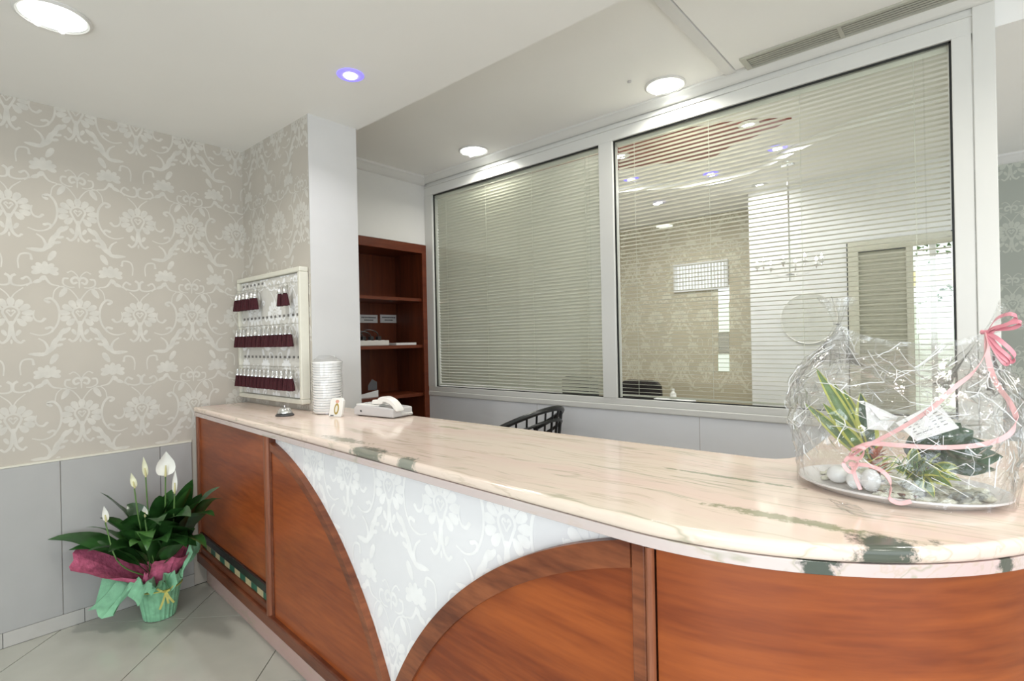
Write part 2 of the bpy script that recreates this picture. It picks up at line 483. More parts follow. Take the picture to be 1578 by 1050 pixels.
# ------------------------------------------------------------------ wallpaper print (a repeat of 0.549 x 0.545 m, mirrored about its columns)
PU, PV = 0.549, 0.545


def damask_tile():
    polys = []; eid = []; cnt = [0]

    def blob(u, v, a, b, ang, n=10, point=0.0):
        ca, sa = cos(ang), sin(ang); p = []
        for k in range(n):
            t = 2 * pi * k / n
            x = a * cos(t); y = b * sin(t) * (1 - point * cos(t))
            p.append((u + x * ca - y * sa, v + x * sa + y * ca))
        polys.append(p); cnt[0] += 1; eid.append(cnt[0])

    def stroke(pts, w0, w1, end=0.0):
        c = crom([(x, y, 0) for x, y in pts], 5); m = len(c)
        L = []; Rr = []
        for i, p in enumerate(c):
            t = (c[min(i + 1, m - 1)] - c[max(i - 1, 0)]).normalized(); nrm = Vector((-t.y, t.x, 0)); w = 1.3 * (w0 + (w1 - w0) * i / (m - 1))
            L.append(p + nrm * w); Rr.append(p - nrm * w)
        cnt[0] += 1
        for i in range(m - 1):
            eid.append(cnt[0]); polys.append([L[i][:2], L[i + 1][:2], Rr[i + 1][:2], Rr[i][:2]])
        if end:
            blob(c[-1].x, c[-1].y, end, end * 0.8, 0, 8)

    def medallion(cx, cy):
        for k in range(11):
            a = radians(-48 + k * 27.6)
            rr = 0.064 if k not in (0, 10) else 0.058
            blob(cx + rr * cos(a), cy + rr * sin(a) * 0.95, 0.0245, 0.0150, a, 10, -0.30)
        ring = [(cx - 0.004, cy - 0.055)] + [(cx + 0.031 * cos(radians(a)), cy + 0.010 + 0.029 * sin(radians(a))) for a in (215, 180, 140, 90, 40, 0, -35)] + [(cx + 0.004, cy - 0.055)]
        stroke(ring, 0.0038, 0.0038)
        stroke([(cx, cy - 0.035), (cx, cy - 0.07), (cx, cy - 0.112)], 0.005, 0.011)
        for s in (-1, 1):
            stroke([(cx, cy - 0.012), (cx + s * 0.010, cy + 0.004), (cx + s * 0.016, cy + 0.012), (cx + s * 0.009, cy + 0.020), (cx + s * 0.003, cy + 0.012)], 0.0022, 0.003)
            stroke([(cx + s * 0.004, cy - 0.085), (cx + s * 0.012, cy - 0.125), (cx + s * 0.032, cy - 0.146), (cx + s * 0.046, cy - 0.136)], 0.006, 0.0035, 0.007)
            blob(cx + s * 0.026, cy - 0.095, 0.018, 0.009, radians(90 - s * 28), 10, -0.2)
        blob(cx, cy - 0.140, 0.012, 0.005, radians(90), 8)

    HB = PU / 2
    medallion(0, 0); medallion(HB, -0.004)
    base = len(polys)
    # garland of acanthus lobes beside column A
    for (u, v, a, b, g) in ((0.058, -0.088, .026, .010, -48), (0.078, -0.100, .030, .011, -58), (0.092, -0.128, .030, .011, -62), (0.108, -0.150, .032, .012, -60), (0.118, -0.180, .034, .013, -55), (0.090, -0.165, .018, .008, -20), (0.075, -0.135, .016, .007, -20), (0.112, -0.238, .032, .014, -62)):
        blob(u, v, a, b, radians(g), 10, 0.2)
    stroke([(0.055, -0.075), (0.095, -0.13), (0.135, -0.20), (0.160, -0.213)], 0.003, 0.008)
    blob(0.180, -0.211, 0.034, 0.010, radians(4), 10, 0.4)
    stroke([(0.142, -0.205), (0.136, -0.180), (0.148, -0.148), (0.172, -0.128)], 0.006, 0.0025)
    # large C scroll and the comma inside it
    stroke([(0.128, 0.060), (0.142, 0.074), (0.118, 0.082), (0.094, 0.050), (0.086, 0.0), (0.096, -0.055), (0.125, -0.098), (0.165, -0.112), (0.205, -0.100)], 0.0055, 0.0022)
    blob(0.128, 0.062, 0.008, 0.007, 0, 8)
    stroke([(0.120, -0.095), (0.112, -0.080), (0.122, -0.070), (0.138, -0.075)], 0.004, 0.005, 0.009)
    stroke([(0.186, 0.018), (0.190, -0.012), (0.180, -0.034), (0.160, -0.040), (0.146, -0.026)], 0.002, 0.005, 0.008)
    # side flower, a fan of petals
    for k in range(7):
        a = radians(-18 + k * 36)
        blob(0.140 + 0.034 * cos(a), -0.318 + 0.026 * sin(a), 0.024, 0.0125, a, 10, -0.2)
    blob(0.140, -0.322, 0.018, 0.016, 0, 10)
    blob(0.150, -0.358, 0.018, 0.012, radians(-40), 10, 0.2)
    blob(0.172, -0.376, 0.020, 0.010, radians(-25), 10, 0.2)
    stroke([(0.146, -0.345), (0.120, -0.385), (0.085, -0.395)], 0.005, 0.002)
    # butterfly scroll below column A
    stroke([(0.0, -0.350), (0.020, -0.345), (0.034, -0.360), (0.026, -0.378), (0.012, -0.372)], 0.005, 0.004, 0.006)
    stroke([(0.004, -0.362), (0.008, -0.335), (0.030, -0.312), (0.048, -0.320)], 0.0022, 0.002, 0.005)
    stroke([(0.02, -0.398), (0.045, -0.398), (0.068, -0.382), (0.066, -0.355), (0.050, -0.352)], 0.002, 0.004, 0.006)
    blob(0, -0.375, 0.030, 0.004, radians(90), 8)
    # leaf and fine stems above the next medallion
    blob(0.070, -0.430, 0.030, 0.013, radians(-60), 10, 0.3)
    stroke([(0.0, -0.475), (0.018, -0.440), (0.045, -0.408), (0.090, -0.395)], 0.0025, 0.002)
    stroke([(0.062, -0.395), (0.085, -0.400), (0.105, -0.425), (0.112, -0.470)], 0.002, 0.002)
    # arch and C scrolls beside column B
    stroke([(HB - 0.032, -0.315), (HB - 0.030, -0.270), (HB - 0.042, -0.240), (HB - 0.075, -0.236), (HB - 0.082, -0.262)], 0.0022, 0.004, 0.007)
    stroke([(HB - 0.020, -0.345), (HB - 0.004, -0.360), (HB - 0.006, -0.395), (HB - 0.040, -0.402), (0.190, -0.385)], 0.005, 0.0025)
    stroke([(HB - 0.060, -0.402), (HB - 0.078, -0.380), (HB - 0.064, -0.356), (HB - 0.046, -0.366)], 0.003, 0.004, 0.008)
    stroke([(HB, -0.475), (HB - 0.015, -0.445), (HB - 0.048, -0.412)], 0.0025, 0.002)
    for p in polys[base:]:
        polys_m = [(-u, v) for u, v in p][::-1]
        mirrored.append(polys_m)
    n_el = cnt[0]
    return [(p, e) for p, e in zip(polys, eid)] + [(p, n_el + e) for p, e in zip(mirrored, eid[base:])]


mirrored = []
TILE = damask_tile()


def damask(name, mat, parent, fn, u0, u1, v0, v1, ua, va, scale=1.0):
    """print over the rectangle [u0,u1]x[v0,v1]; a column A passes through (ua, va); fn(u, v) -> wall point"""
    bm = bmesh.new()
    pu, pv = PU * scale, PV * scale
    i0 = math.floor((u0 - ua) / pu) - 1; i1 = math.ceil((u1 - ua) / pu) + 1
    j0 = math.floor((v0 - va) / pv) - 1; j1 = math.ceil((v1 - va) / pv) + 1
    for i in range(i0, i1 + 1):
        for j in range(j0, j1 + 1):
            for p, pi_ in TILE:
                dz = pi_ * 3e-6
                q = [(ua + i * pu + a * scale, va + j * pv + b * scale) for a, b in p]
                if max(x for x, _ in q) < u0 or min(x for x, _ in q) > u1 or max(y for _, y in q) < v0 or min(y for _, y in q) > v1:
                    continue
                try:
                    bm.faces.new([bm.verts.new((x, y, dz)) for x, y in q])
                except ValueError:
                    pass
    for co, no in (((u0, 0, 0), (-1, 0, 0)), ((u1, 0, 0), (1, 0, 0)), ((0, v0, 0), (0, -1, 0)), ((0, v1, 0), (0, 1, 0))):
        bmesh.ops.bisect_plane(bm, geom=bm.verts[:] + bm.edges[:] + bm.faces[:], plane_co=co, plane_no=no, clear_outer=True)
    o_ = Vector(fn((u0 + u1) / 2, (v0 + v1) / 2))
    outn = (Vector(fn((u0 + u1) / 2 + 0.01, (v0 + v1) / 2)) - o_).cross(Vector(fn((u0 + u1) / 2, (v0 + v1) / 2 + 0.01)) - o_).normalized()
    if outn.dot(Vector((0, 0, CH)) - o_) < 0: outn = -outn
    for v in bm.verts:
        p = Vector(fn(v.co.x, v.co.y)); v.co = p + outn * v.co.z
    me = bpy.data.meshes.new(name); bm.to_mesh(me); bm.free()
    me.materials.append(M[mat])
    o = bpy.data.objects.new(name, me); COL.objects.link(o); o.parent = parent
    if parent.get('_w'):
        o.matrix_parent_inverse = Matrix.Translation(-Vector(parent.location))
    o['kind'] = 'stuff'
    return o


# ================================================================== THE ROOM
XL, YK0, YK1, XP = -3.66, 1.50, 1.80, -2.784
YG, ZC, ZO, ZLC = 3.09, 2.77, 2.93, 2.80
YB = 5.5
ST = 'structure'

# floor: screed and the diagonal 60 cm tiles of the lobby
floor = bx(-4.3, 3.1, -3.7, 5.7, -0.15, -0.011).build('floor', 'grout', kind=ST)
flb = bx(-3.66, 3.0, 1.30, 3.06, -0.012, 0.0).build('office_floor', 'sand', floor)
flb = bx(-3.66, 3.0, 3.12, 5.5, -0.012, 0.0).build('lounge_floor', 'sand', floor)


def clip_poly(poly, x0, x1, y0, y1):
    def cl(p, ax, val, keep_less):
        out = []
        for i in range(len(p)):
            a, b = p[i], p[(i + 1) % len(p)]
            ia = (a[ax] <= val) if keep_less else (a[ax] >= val); ib = (b[ax] <= val) if keep_less else (b[ax] >= val)
            if ia: out.append(a)
            if ia != ib:
                t = (val - a[ax]) / (b[ax] - a[ax]); out.append((a[0] + (b[0] - a[0]) * t, a[1] + (b[1] - a[1]) * t))
        return out
    for ax, val, kl in ((0, x0, False), (0, x1, True), (1, y0, False), (1, y1, True)):
        poly = cl(poly, ax, val, kl)
        if len(poly) < 3: return []
    return poly


TS, g2 = 0.608, 0.0022
for i in range(-8, 12):
    for j in range(-10, 12):
        s0 = -1.602 + TS * i; t0 = 3.0 + TS * (j - 8)
        pl = [((s - t) / sqrt(2), (s + t) / sqrt(2)) for s, t in ((s0 + g2, t0 + g2), (s0 + TS - g2, t0 + g2), (s0 + TS - g2, t0 + TS - g2), (s0 + g2, t0 + TS - g2))]
        pl = clip_poly(pl, -3.648, 2.98, -3.45, 1.29)
        if len(pl) >= 3:
            ar = abs(sum(pl[k][0] * pl[(k + 1) % len(pl)][1] - pl[(k + 1) % len(pl)][0] * pl[k][1] for k in range(len(pl)))) / 2
            if ar > 0.002:
                MB().prism(pl, lambda a, b, h: (a, b, h), -0.010, 0.0).build('tile', 'tile', floor)

# ceilings
ceiling = bx(-3.76, 3.1, -3.6, 1.82, ZC, ZO + 0.12).build('ceiling', 'ceiling', kind=ST)
bx(-3.76, 3.1, 1.821, 3.14, ZO, ZO + 0.12).build('office_ceiling', 'ceiling', ceiling)
bx(-0.945, 3.0, 1.83, 2.985, ZO - 0.008, ZO).build('ceiling_panel', 'ceiling', ceiling)
bx(-1.005, -0.95, 1.83, 3.0, ZO - 0.014, ZO).build('seam_strip', 'paint', ceiling)
bx(-3.76, 3.1, 3.14, 5.6, ZLC, ZLC + 0.12).build('lounge_ceiling', M['ceiling'], ceiling)

# left wall: wallpaper above, grey laminate panels and tile skirting below
wall_left = bx(-3.76, XL, -3.6, 1.845, 0, ZC).build('wall_left', 'paper', kind=ST)
damask('damask_print', 'print', wall_left, lambda u, v: (XL + 0.0006, u, v), -0.6, YK0, 0.905, ZC, 0.632, 2.213)
js = [-1.745, -1.289, -0.833, -0.377, 0.079, 0.535, 0.991, 1.16]
for a, b in zip(js[:-1], js[1:]):
    bx(XL, XL + 0.010, a + 0.0015, b - 0.0015, 0.077, 0.890).build('panel', 'laminate', wall_left, bevel=0.001)
bx(XL, XL + 0.012, -1.745, 1.16, 0.891, 0.901).build('cap_strip', 'board_cream', wall_left)
sk = [-1.63 + 0.322 * k for k in range(9)] + [1.16]
base_l = MB()
baseboard = grp('baseboard_left', (XL, 0, 0))
for a, b in zip(sk[:-1], sk[1:]):
    bx(XL, XL + 0.011, a + 0.0015, b - 0.0015, 0.001, 0.075).build('skirting_tile', 'skirt', baseboard, bevel=0.001)
bx(XL, XL + 0.007, sk[0], 1.16, 0.0, 0.076).build('grout_line', 'grout', baseboard)

# short wall that carries the key board, its end painted white
wall_stub = bx(XL, XP, YK0, YK1, 0, ZC).build('wall_stub', 'paper', kind=ST)
damask('damask_print', 'print', wall_stub, lambda u, v: (u, YK0 - 0.0006, v), XL + 0.001, XP - 0.004, 1.11, ZC, XL + 0.230, 2.213)
bx(XP, XP + 0.006, YK0 - 0.002, YK1 + 0.004, 0, ZC).build('painted_end', 'dimmed_paint', wall_stub)

# office wall around the built-in bookcase
wall_office = bx(-3.76, XL, 1.85, 3.14, 2.34, ZO).build('wall_office', 'paint', kind=ST)
bx(-4.12, XL, 3.068, 3.14, 0, 2.34).build('wall_return', 'paint', wall_office)
prof = [(0, 0), (0.075, 0), (0.07, -0.015), (0.045, -0.028), (0.028, -0.055), (0.012, -0.062), (0, -0.066)]
trim = MB().prism(prof, lambda a, b, h: (XL + a, h, ZO + b), 1.815, 3.05).build('trim_1', 'paint', kind=ST, smooth=True)
trim = MB().prism(prof, lambda a, b, h: (h, 3.05 - a * 0.6, ZO + b * 0.8), XL, 0.09).build('trim_2', 'frame', kind=ST, smooth=True)

# remaining shell: lounge walls, right wall, front wall with the shop window
wall_back = bx(-3.76, 3.1, YB, YB + 0.1, 0, ZLC).build('wall_back', 'paper_gold', kind=ST)
damask('damask_print', 'print_gold', wall_back, lambda u, v: (u, YB - 0.0006, v), -3.66, -1.2, 0.9, ZLC, at(1047, 475, 1, YB).x, 1.69)
bx(0.02, 3.0, YB - 0.004, YB - 0.0005, 0.89, ZLC).build('wallpaper', 'paper_green', wall_back)
damask('damask_print', 'print_green', wall_back, lambda u, v: (u, YB - 0.0046, v), 0.02, 0.9, 0.9, ZLC, at(1558, 330, 1, YB).x, 2.213)
bx(0.02, 3.0, YB - 0.012, YB, 0.0, 0.89).build('dado', 'laminate', wall_back)
MB().prism(prof, lambda a, b, h: (h, YB - a, ZLC + b), -3.66, 3.0).build('cornice', 'paint', wall_back, smooth=True)
wl = bx(-3.76, XL, 3.14, 5.6, 0, ZLC).build('wall_lounge_left', 'paint', kind=ST)
YW = 4.92
wall_white = bx(at(1155, 400, 1, YW).x, 0.03, YW, YB, 0, ZLC).build('wall_lounge_white', 'paint', kind=ST)

wr = MB()
wr.box(3.0, 3.1, -3.6, -1.6, 0, ZO); wr.box(3.0, 3.1, 0.8, 3.4, 0, ZO); wr.box(3.0, 3.1, -1.6, 0.8, 2.5, ZO)
wr.box(3.0, 3.1, 3.4, 5.2, 0, 0.6); wr.box(3.0, 3.1, 3.4, 5.2, 2.4, ZO); wr.box(3.0, 3.1, 5.2, 5.6, 0, ZO)
wr.build('wall_right', 'paint', kind=ST)
wf = MB()
wf.box(-3.76, -0.62, -3.6, -3.5, 0, ZC); wf.box(2.62, 3.1, -3.6, -3.5, 0, ZC); wf.box(-0.62, 2.62, -3.6, -3.5, 0, 0.3); wf.box(-0.62, 2.62, -3.6, -3.5, 2.6, ZC)
wf.build('wall_front', 'paint', kind=ST)

# ------------------------------------------------------------------ glazed partition between office and lounge
GX = [(-3.56, -1.862), (-1.758, -0.05)]
GZ0, GZ1 = 1.085, 2.772
wall_glazed = bx(XL, 0.09, 3.075, 3.135, 0, 1.015).build('wall_glazed', 'dado', kind=ST)
bx(XL, 0.09, 3.058, 3.075, 1.005, 1.045).build('dado_cap', 'frame', wall_glazed, bevel=0.006)
for x in (-2.44, -1.22):
    bx(x - 0.002, x + 0.002, 3.0745, 3.0755, 0.1, 1.0).build('joint', 'grey_plastic', wall_glazed)
win = grp('window_1', (-1.8, 3.09, 1.045))
FY0, FY1 = 3.058, 3.135
bx(XL, 0.09, FY0 + 0.004, FY1, 1.045, GZ0).build('bottom_rail', 'frame', win, bevel=0.003)
bx(XL, 0.09, FY0 + 0.004, FY1, GZ1, ZO - 0.001).build('top_rail', 'frame', win, bevel=0.003)
bx(XL, 0.09, FY0 - 0.004, FY0 + 0.004, 2.845, 2.85).build('top_bead', 'frame', win)
bx(XL, GX[0][0], FY0, FY1, GZ0, GZ1).build('stile', 'frame', win, bevel=0.003)
bx(GX[0][1], GX[1][0], FY0, FY1, GZ0, GZ1).build('mullion', 'frame', win, bevel=0.003)
bx(GX[1][1], 0.018, FY0, FY1, GZ0, GZ1).build('stile', 'frame', win, bevel=0.003)
bx(0.021, 0.095, FY0 - 0.006, FY1 + 0.02, 0, ZO - 0.002).build('end_post', 'frame', win, bevel=0.003)
for a, b in GX:
    bx(a, b, 3.086, 3.092, GZ0, GZ1).build('pane', 'glass', win)
    gk = MB(); w = 0.009
    gk.box(a, b, 3.076, 3.0855, GZ1 - w, GZ1); gk.box(a, b, 3.076, 3.0855, GZ0, GZ0 + w * 0.7)
    gk.box(a, a + w, 3.076, 3.0855, GZ0, GZ1); gk.box(b - w, b, 3.076, 3.0855, GZ0, GZ1)
    gk.build('gasket', 'gasket', win)


def blind(a, b, tilt, label):
    yc = 3.116
    t = thing('venetian_blind', label, 'blind', ((a + b) / 2, yc, GZ0), 'venetian blinds behind the glass')
    bx(a + 0.012, b - 0.012, yc - 0.013, yc + 0.013, GZ1 - 0.034, GZ1 - 0.008).build('headrail', 'slat', t, bevel=0.002)
    bx(a + 0.012, b - 0.012, yc - 0.011, yc + 0.011, GZ0 + 0.012, GZ0 + 0.022).build('bottom_rail', 'slat', t, bevel=0.002)
    sm = MB(); hw = 0.0125; n = 4; pts = []
    for k in range(n + 1):
        q = -1 + 2 * k / n
        y = q * hw; z = 0.0022 * (1 - q * q)
        pts.append((y * cos(tilt) - z * sin(tilt), y * sin(tilt) + z * cos(tilt)))
    pl = [(y, z + 0.0003) for y, z in pts] + [(y, z - 0.0003) for y, z in reversed(pts)]
    hl = (b - a) / 2 - 0.014
    sm.prism(pl, lambda y, z, h: (h, y, z), -hl, hl)
    first = None
    z = GZ0 + 0.040
    while z < GZ1 - 0.045:
        if first is None:
            first = sm.build('slat', 'slat', t, smooth=True); o = first
        else:
            o = first.copy(); COL.objects.link(o)
        o.location = ((a + b) / 2, yc, z + rnd.uniform(-0.0006, 0.0006)); o.rotation_euler = (rnd.uniform(-0.03, 0.03), 0, 0)
        z += 0.0245
    for k in range(4):
        x = a + (b - a) * (0.08 + 0.28 * k)
        MB().tube([(x, yc - 0.0135, GZ0 + 0.018), (x, yc - 0.0135, GZ1 - 0.02)], 0.0014, 5).build('ladder_cord', 'cord', t)
    MB().tube([(b - 0.10, yc - 0.018, GZ1 - 0.03), (b - 0.10, yc - 0.018, GZ1 - 0.95)], 0.003, 6).build('tilt_wand', 'sleeve', t)
    return t


blind(*GX[0], radians(-58), 'pale venetian blind with nearly closed slats in the left pane')
blind(*GX[1], radians(-7), 'pale venetian blind with open slats in the larger right pane')

# ================================================================== RECEPTION COUNTER
P0 = Vector((XL + 0.013, 1.172)); LD = Vector((1, -0.0596)).normalized(); LN = Vector((-LD.y, LD.x))
S_T, R_C = 3.09, 0.70
CC = P0 + LD * S_T + LN * R_C
A0 = math.atan2(-LN.y, -LN.x)
YLEG = 2.45
OFFP = 0.014


def counter_pt(s, off=0.0):
    """point of the counter's front line at run s, moved inwards by off"""
    if s <= S_T:
        p = P0 + LD * s + LN * off
        return Vector((p.x, p.y))
    a = A0 + (s - S_T) / R_C
    if a <= 0:
        return Vector((CC.x + (R_C - off) * cos(a), CC.y + (R_C - off) * sin(a)))
    return Vector((CC.x + R_C - off, CC.y + a * R_C))


S_END = S_T + (-A0) * R_C + (YLEG - CC.y)


def cpt(s, z, off):
    p = counter_pt(s, off)
    return (p.x, p.y, z)


def srange(a, b, step=0.04):
    n = max(2, int((b - a) / step) + 1)
    if b <= S_T: n = 2
    return [a + (b - a) * i / (n - 1) for i in range(n)]


# worktop: two stacked slabs of peach marble
ZT, ZB = 1.106, 1.050
spots_u = [((-0.125, 1.13, 1.095), (0.055, 0.06, 0.06), (0.055, 0.075, 0.055), 0.95), ((-0.055, 1.195, 1.085), (0.012, 0.02, 0.03), (0.07, 0.09, 0.07), 0.8),
           ((-1.60, 1.05, 1.09), (0.11, 0.05, 0.10), (0.15, 0.17, 0.13), 0.85), ((-1.85, 1.12, 1.10), (0.16, 0.03, 0.05), (0.22, 0.21, 0.14), 0.8),
           ((-1.36, 1.04, 1.08), (0.05, 0.04, 0.06), (0.16, 0.20, 0.16), 0.8), ((-0.30, 1.17, 1.106), (0.16, 0.022, 0.03), (0.24, 0.25, 0.14), 0.8), ((-1.7, 1.55, 1.106), (0.10, 0.015, 0.03), (0.36, 0.38, 0.24), 0.7),
           ((-0.5, 1.42, 1.106), (0.20, 0.010, 0.03), (0.24, 0.27, 0.17), 0.8)]
spots_l = [((-0.215, 1.065, 1.065), (0.034, 0.034, 0.06), (0.05, 0.07, 0.055), 0.95), ((0.035, 1.28, 1.065), (0.018, 0.02, 0.03), (0.06, 0.08, 0.06), 0.9), ((-0.045, 1.205, 1.07), (0.010, 0.015, 0.03), (0.07, 0.09, 0.07), 0.85)]
M['marble'] = marble('peach_marble', (0.80, 0.68, 0.57), (0.79, 0.60, 0.53), spots_u)
M['marble_low'] = marble('pink_marble', (0.62, 0.55, 0.52), (0.62, 0.47, 0.45), spots_l)

M['plinth'] = marble('plinth_marble', (0.58, 0.42, 0.37), (0.54, 0.35, 0.31), [])
worktop = thing('counter_top', 'peach marble counter top with rounded end and green-grey veins', 'counter top', (-2.0, 1.4, ZB))


def slab(name, mat, z0, z1, off, bev):
    front = [counter_pt(s, off) for s in srange(0, S_T)] + [counter_pt(s, off) for s in srange(S_T + 0.02, S_END, 0.03)]
    inner = [(-0.405, YLEG), (-0.405, 1.86), (-0.412, 1.80), (-0.43, 1.755), (-0.455, 1.725), (-0.50, 1.715), (XP + 0.012, 1.70), (XP + 0.012, YK0 - 0.004), (XL + 0.013, YK0 - 0.004)]
    poly = [tuple(p) for p in front] + inner
    m = MB().prism(poly, lambda a, b, h: (a, b, h), z0, z1)
    o = m.build(name, mat, worktop)
    md = o.modifiers.new('bevel', 'BEVEL'); md.width = bev; md.segments = 5; md.limit_method = 'ANGLE'; md.angle_limit = radians(50)
    o.data.polygons.foreach_set('use_smooth', [True] * len(o.data.polygons))
    o.data.set_sharp_from_angle(angle=radians(30))
    wn = o.modifiers.new('wn', 'WEIGHTED_NORMAL')
    return o


slab('upper_slab', 'marble', ZB + 0.0245, ZT, 0.0, 0.012)
slab('lower_slab', 'marble_low', ZB, ZB + 0.024, 0.004, 0.002)

counter = thing('reception_counter', 'curved mahogany reception counter with white damask wallpaper inset', 'counter', (-2.0, 1.3, 0))


def cpanel(poly, off0, off1):
    """prism on the counter face: poly in (s, z), from depth off0 (outer) to off1"""
    return MB().prism(poly, lambda s, z, h: cpt(s, z, h), off0, off1)


def cstrip(s0, s1, z0, z1, off0, off1, step=0.04):
    ss = srange(s0, s1, step); mb = MB(); v = []; f = []
    for s in ss:
        v += [cpt(s, z0, off0), cpt(s, z1, off0), cpt(s, z1, off1), cpt(s, z0, off1)]
    for i in range(len(ss) - 1):
        a = i * 4; b = a + 4
        f += [(a, a + 1, b + 1, b), (a + 1, a + 2, b + 2, b + 1), (a + 2, a + 3, b + 3, b + 2), (a + 3, a, b, b + 3)]
    f += [(3, 2, 1, 0), tuple(len(v) - 4 + k for k in range(4))]
    return mb.add(v, f)


ZBT, ZBB = 0.205, 0.147
# core behind the veneers, plinth and base moulding
cstrip(0.002, S_T, 0.0, ZB - 0.0005, 0.075, 0.11).build('core', 'wood_dark', counter)
cstrip(S_T, S_END, 0.0, ZB - 0.0005, 0.075, 0.11).build('core', 'wood_dark', counter, smooth=True)
cstrip(0.002, S_T, 0.0, ZBB, 0.055, 0.075).build('marble_plinth', 'plinth', counter)
cstrip(S_T, S_END, 0.0, ZBB, 0.055, 0.075).build('marble_plinth', 'plinth', counter, smooth=True)
cstrip(0.002, S_T, ZBB, ZBT, OFFP - 0.012, 0.075).build('base_moulding', 'wood_dark', counter, bevel=0.006)
cstrip(S_T, S_END, ZBB, ZBT, OFFP - 0.012, 0.075).build('base_moulding', 'wood_dark', counter, smooth=True)
# first bay: plain mahogany over a dark ledge and a strip of green and cream mosaic
cstrip(0.002, 0.036, ZBT, ZB - 0.001, OFFP - 0.004, 0.075).build('post', 'wood_post', counter, bevel=0.006)
cstrip(0.037, 1.092, 0.335, ZB - 0.001, OFFP + 0.010, 0.074).build('panel', 'mahogany', counter)
cstrip(0.037, 1.092, 0.292, 0.335, OFFP - 0.004, 0.074).build('ledge', 'bar', counter, bevel=0.004)
cstrip(0.037, 1.092, ZBT, 0.240, OFFP + 0.002, 0.074).build('lower_ledge', 'wood_dark', counter, bevel=0.004)
nm = 13; ms = (1.092 - 0.037) / nm
for k in range(nm):
    s0 = 0.037 + k * ms
    cstrip(s0 + 0.001, s0 + ms - 0.001, 0.242, 0.291, OFFP + 0.012, 0.074).build('mosaic_tile', 'mosaic_green' if k % 2 == 0 else 'mosaic_cream', counter)
cstrip(1.094, 1.165, ZBT - 0.02, ZB - 0.001, OFFP + 0.004, 0.074).build('post_backing', 'wood_dark', counter)
mb = MB()
pts = []
for k in range(9):
    a = pi * k / 8
    pts.append((1.118 + 0.022 * cos(a), OFFP + 0.004 - 0.016 * sin(a)))
mb.prism(pts, lambda s, o, h: cpt(s, h, o), ZBT - 0.03, ZB - 0.001).build('post', 'wood_post', counter, smooth=True)

# middle bay: wallpaper with two arched mahogany leaves edged in rosewood
S1, S2 = 1.166, 3.100
wp = cstrip(S1, S2, ZBT, ZB - 0.001, 0.040, 0.074).build('wallpaper_panel', 'paper_white', counter)
damask('damask_print', 'print_white', wp, lambda u, v: cpt(u, v, 0.0394), S1, S2, ZBT, ZB - 0.001, 2.132, 0.980, 1.04)
SM = 2.150


def arc_pts(cx, cz, r, s_a, s_b, n=36):
    out = []
    for i in range(n + 1):
        s = s_a + (s_b - s_a) * i / n
        q = r * r - (s - cx) ** 2
        z = cz + sqrt(max(q, 0))
        out.append((s, min(max(z, ZBT), ZB - 0.002)))
    return out


def leaf_panel(cx, cz, r, tw, s_a, s_b, side):
    ztop = lambda s, rr: cz + sqrt(max(rr * rr - (s - cx) ** 2, 0))
    inn = [p for p in arc_pts(cx, cz, r - tw, s_a, s_b) if p[1] > ZBT + 1e-6]
    s_lim = inn[-1][0] if side < 0 else inn[0][0]
    poly = inn + ([(s_lim, ZBT), (s_a, ZBT)] if side < 0 else [(s_b, ZBT), (s_lim, ZBT)])
    cpanel(poly, OFFP + 0.008, 0.0395).build('arched_panel', 'mahogany', counter)
    # trim between the two arcs, sampled by angle
    a0 = math.acos(max(-1, min(1, (s_a - cx) / r))); a1 = math.acos(max(-1, min(1, (s_b - cx) / r)))
    o = []; i_ = []
    for k in range(41):
        a = a0 + (a1 - a0) * k / 40
        o.append((cx + r * cos(a), cz + r * sin(a))); i_.append((cx + (r - tw) * cos(a), cz + (r - tw) * sin(a)))
    poly = [p for p in o] + [p for p in reversed(i_)]
    poly = clip_poly(poly, min(s_a, s_b), max(s_a, s_b), ZBT + 0.0005, ZB - 0.002)
    # split into quads for clean shading
    v = []; f = []
    mb = MB()
    for k in range(40):
        q = clip_poly([o[k], o[k + 1], i_[k + 1], i_[k]], min(s_a, s_b), max(s_a, s_b), ZBT + 0.0005, ZB - 0.002)
        if len(q) >= 3:
            mb.prism(q, lambda s, z, h: cpt(s, z, h), OFFP - 0.002, 0.039)
    mb.build('arched_trim', 'rosewood', counter)


leaf_panel(0.86, -0.385, 1.440, 0.034, S1, SM - 0.001, -1)
leaf_panel(3.48, -0.385, 1.488, 0.058, SM + 0.001, S2, 1)

# second post and the curved end
cstrip(3.102, 3.134, ZBT - 0.02, ZB - 0.001, OFFP - 0.001, 0.074).build('post_backing', 'rosewood', counter, bevel=0.003)
pts = []
for k in range(9):
    a = pi * k / 8
    pts.append((3.1445 + 0.0095 * cos(a), OFFP + 0.004 - 0.014 * sin(a)))
MB().prism(pts, lambda s, o, h: cpt(s, h, o), ZBT - 0.02, ZB - 0.001).build('post', 'wood_post', counter, smooth=True)
cstrip(3.156, S_END, ZBT, ZB - 0.001, OFFP + 0.010, 0.074, 0.025).build('curved_panel', 'mahogany', counter, smooth=True)

# ================================================================== CEILING LIGHTS
def disc_light(name, loc, r, power, color, spread):
    l = bpy.data.lights.new(name, 'AREA'); l.shape = 'DISK'; l.size = r * 2; l.energy = power; l.color = color; l.spread = radians(spread)
    o = bpy.data.objects.new(name, l); COL.objects.link(o); o.location = loc
    return o


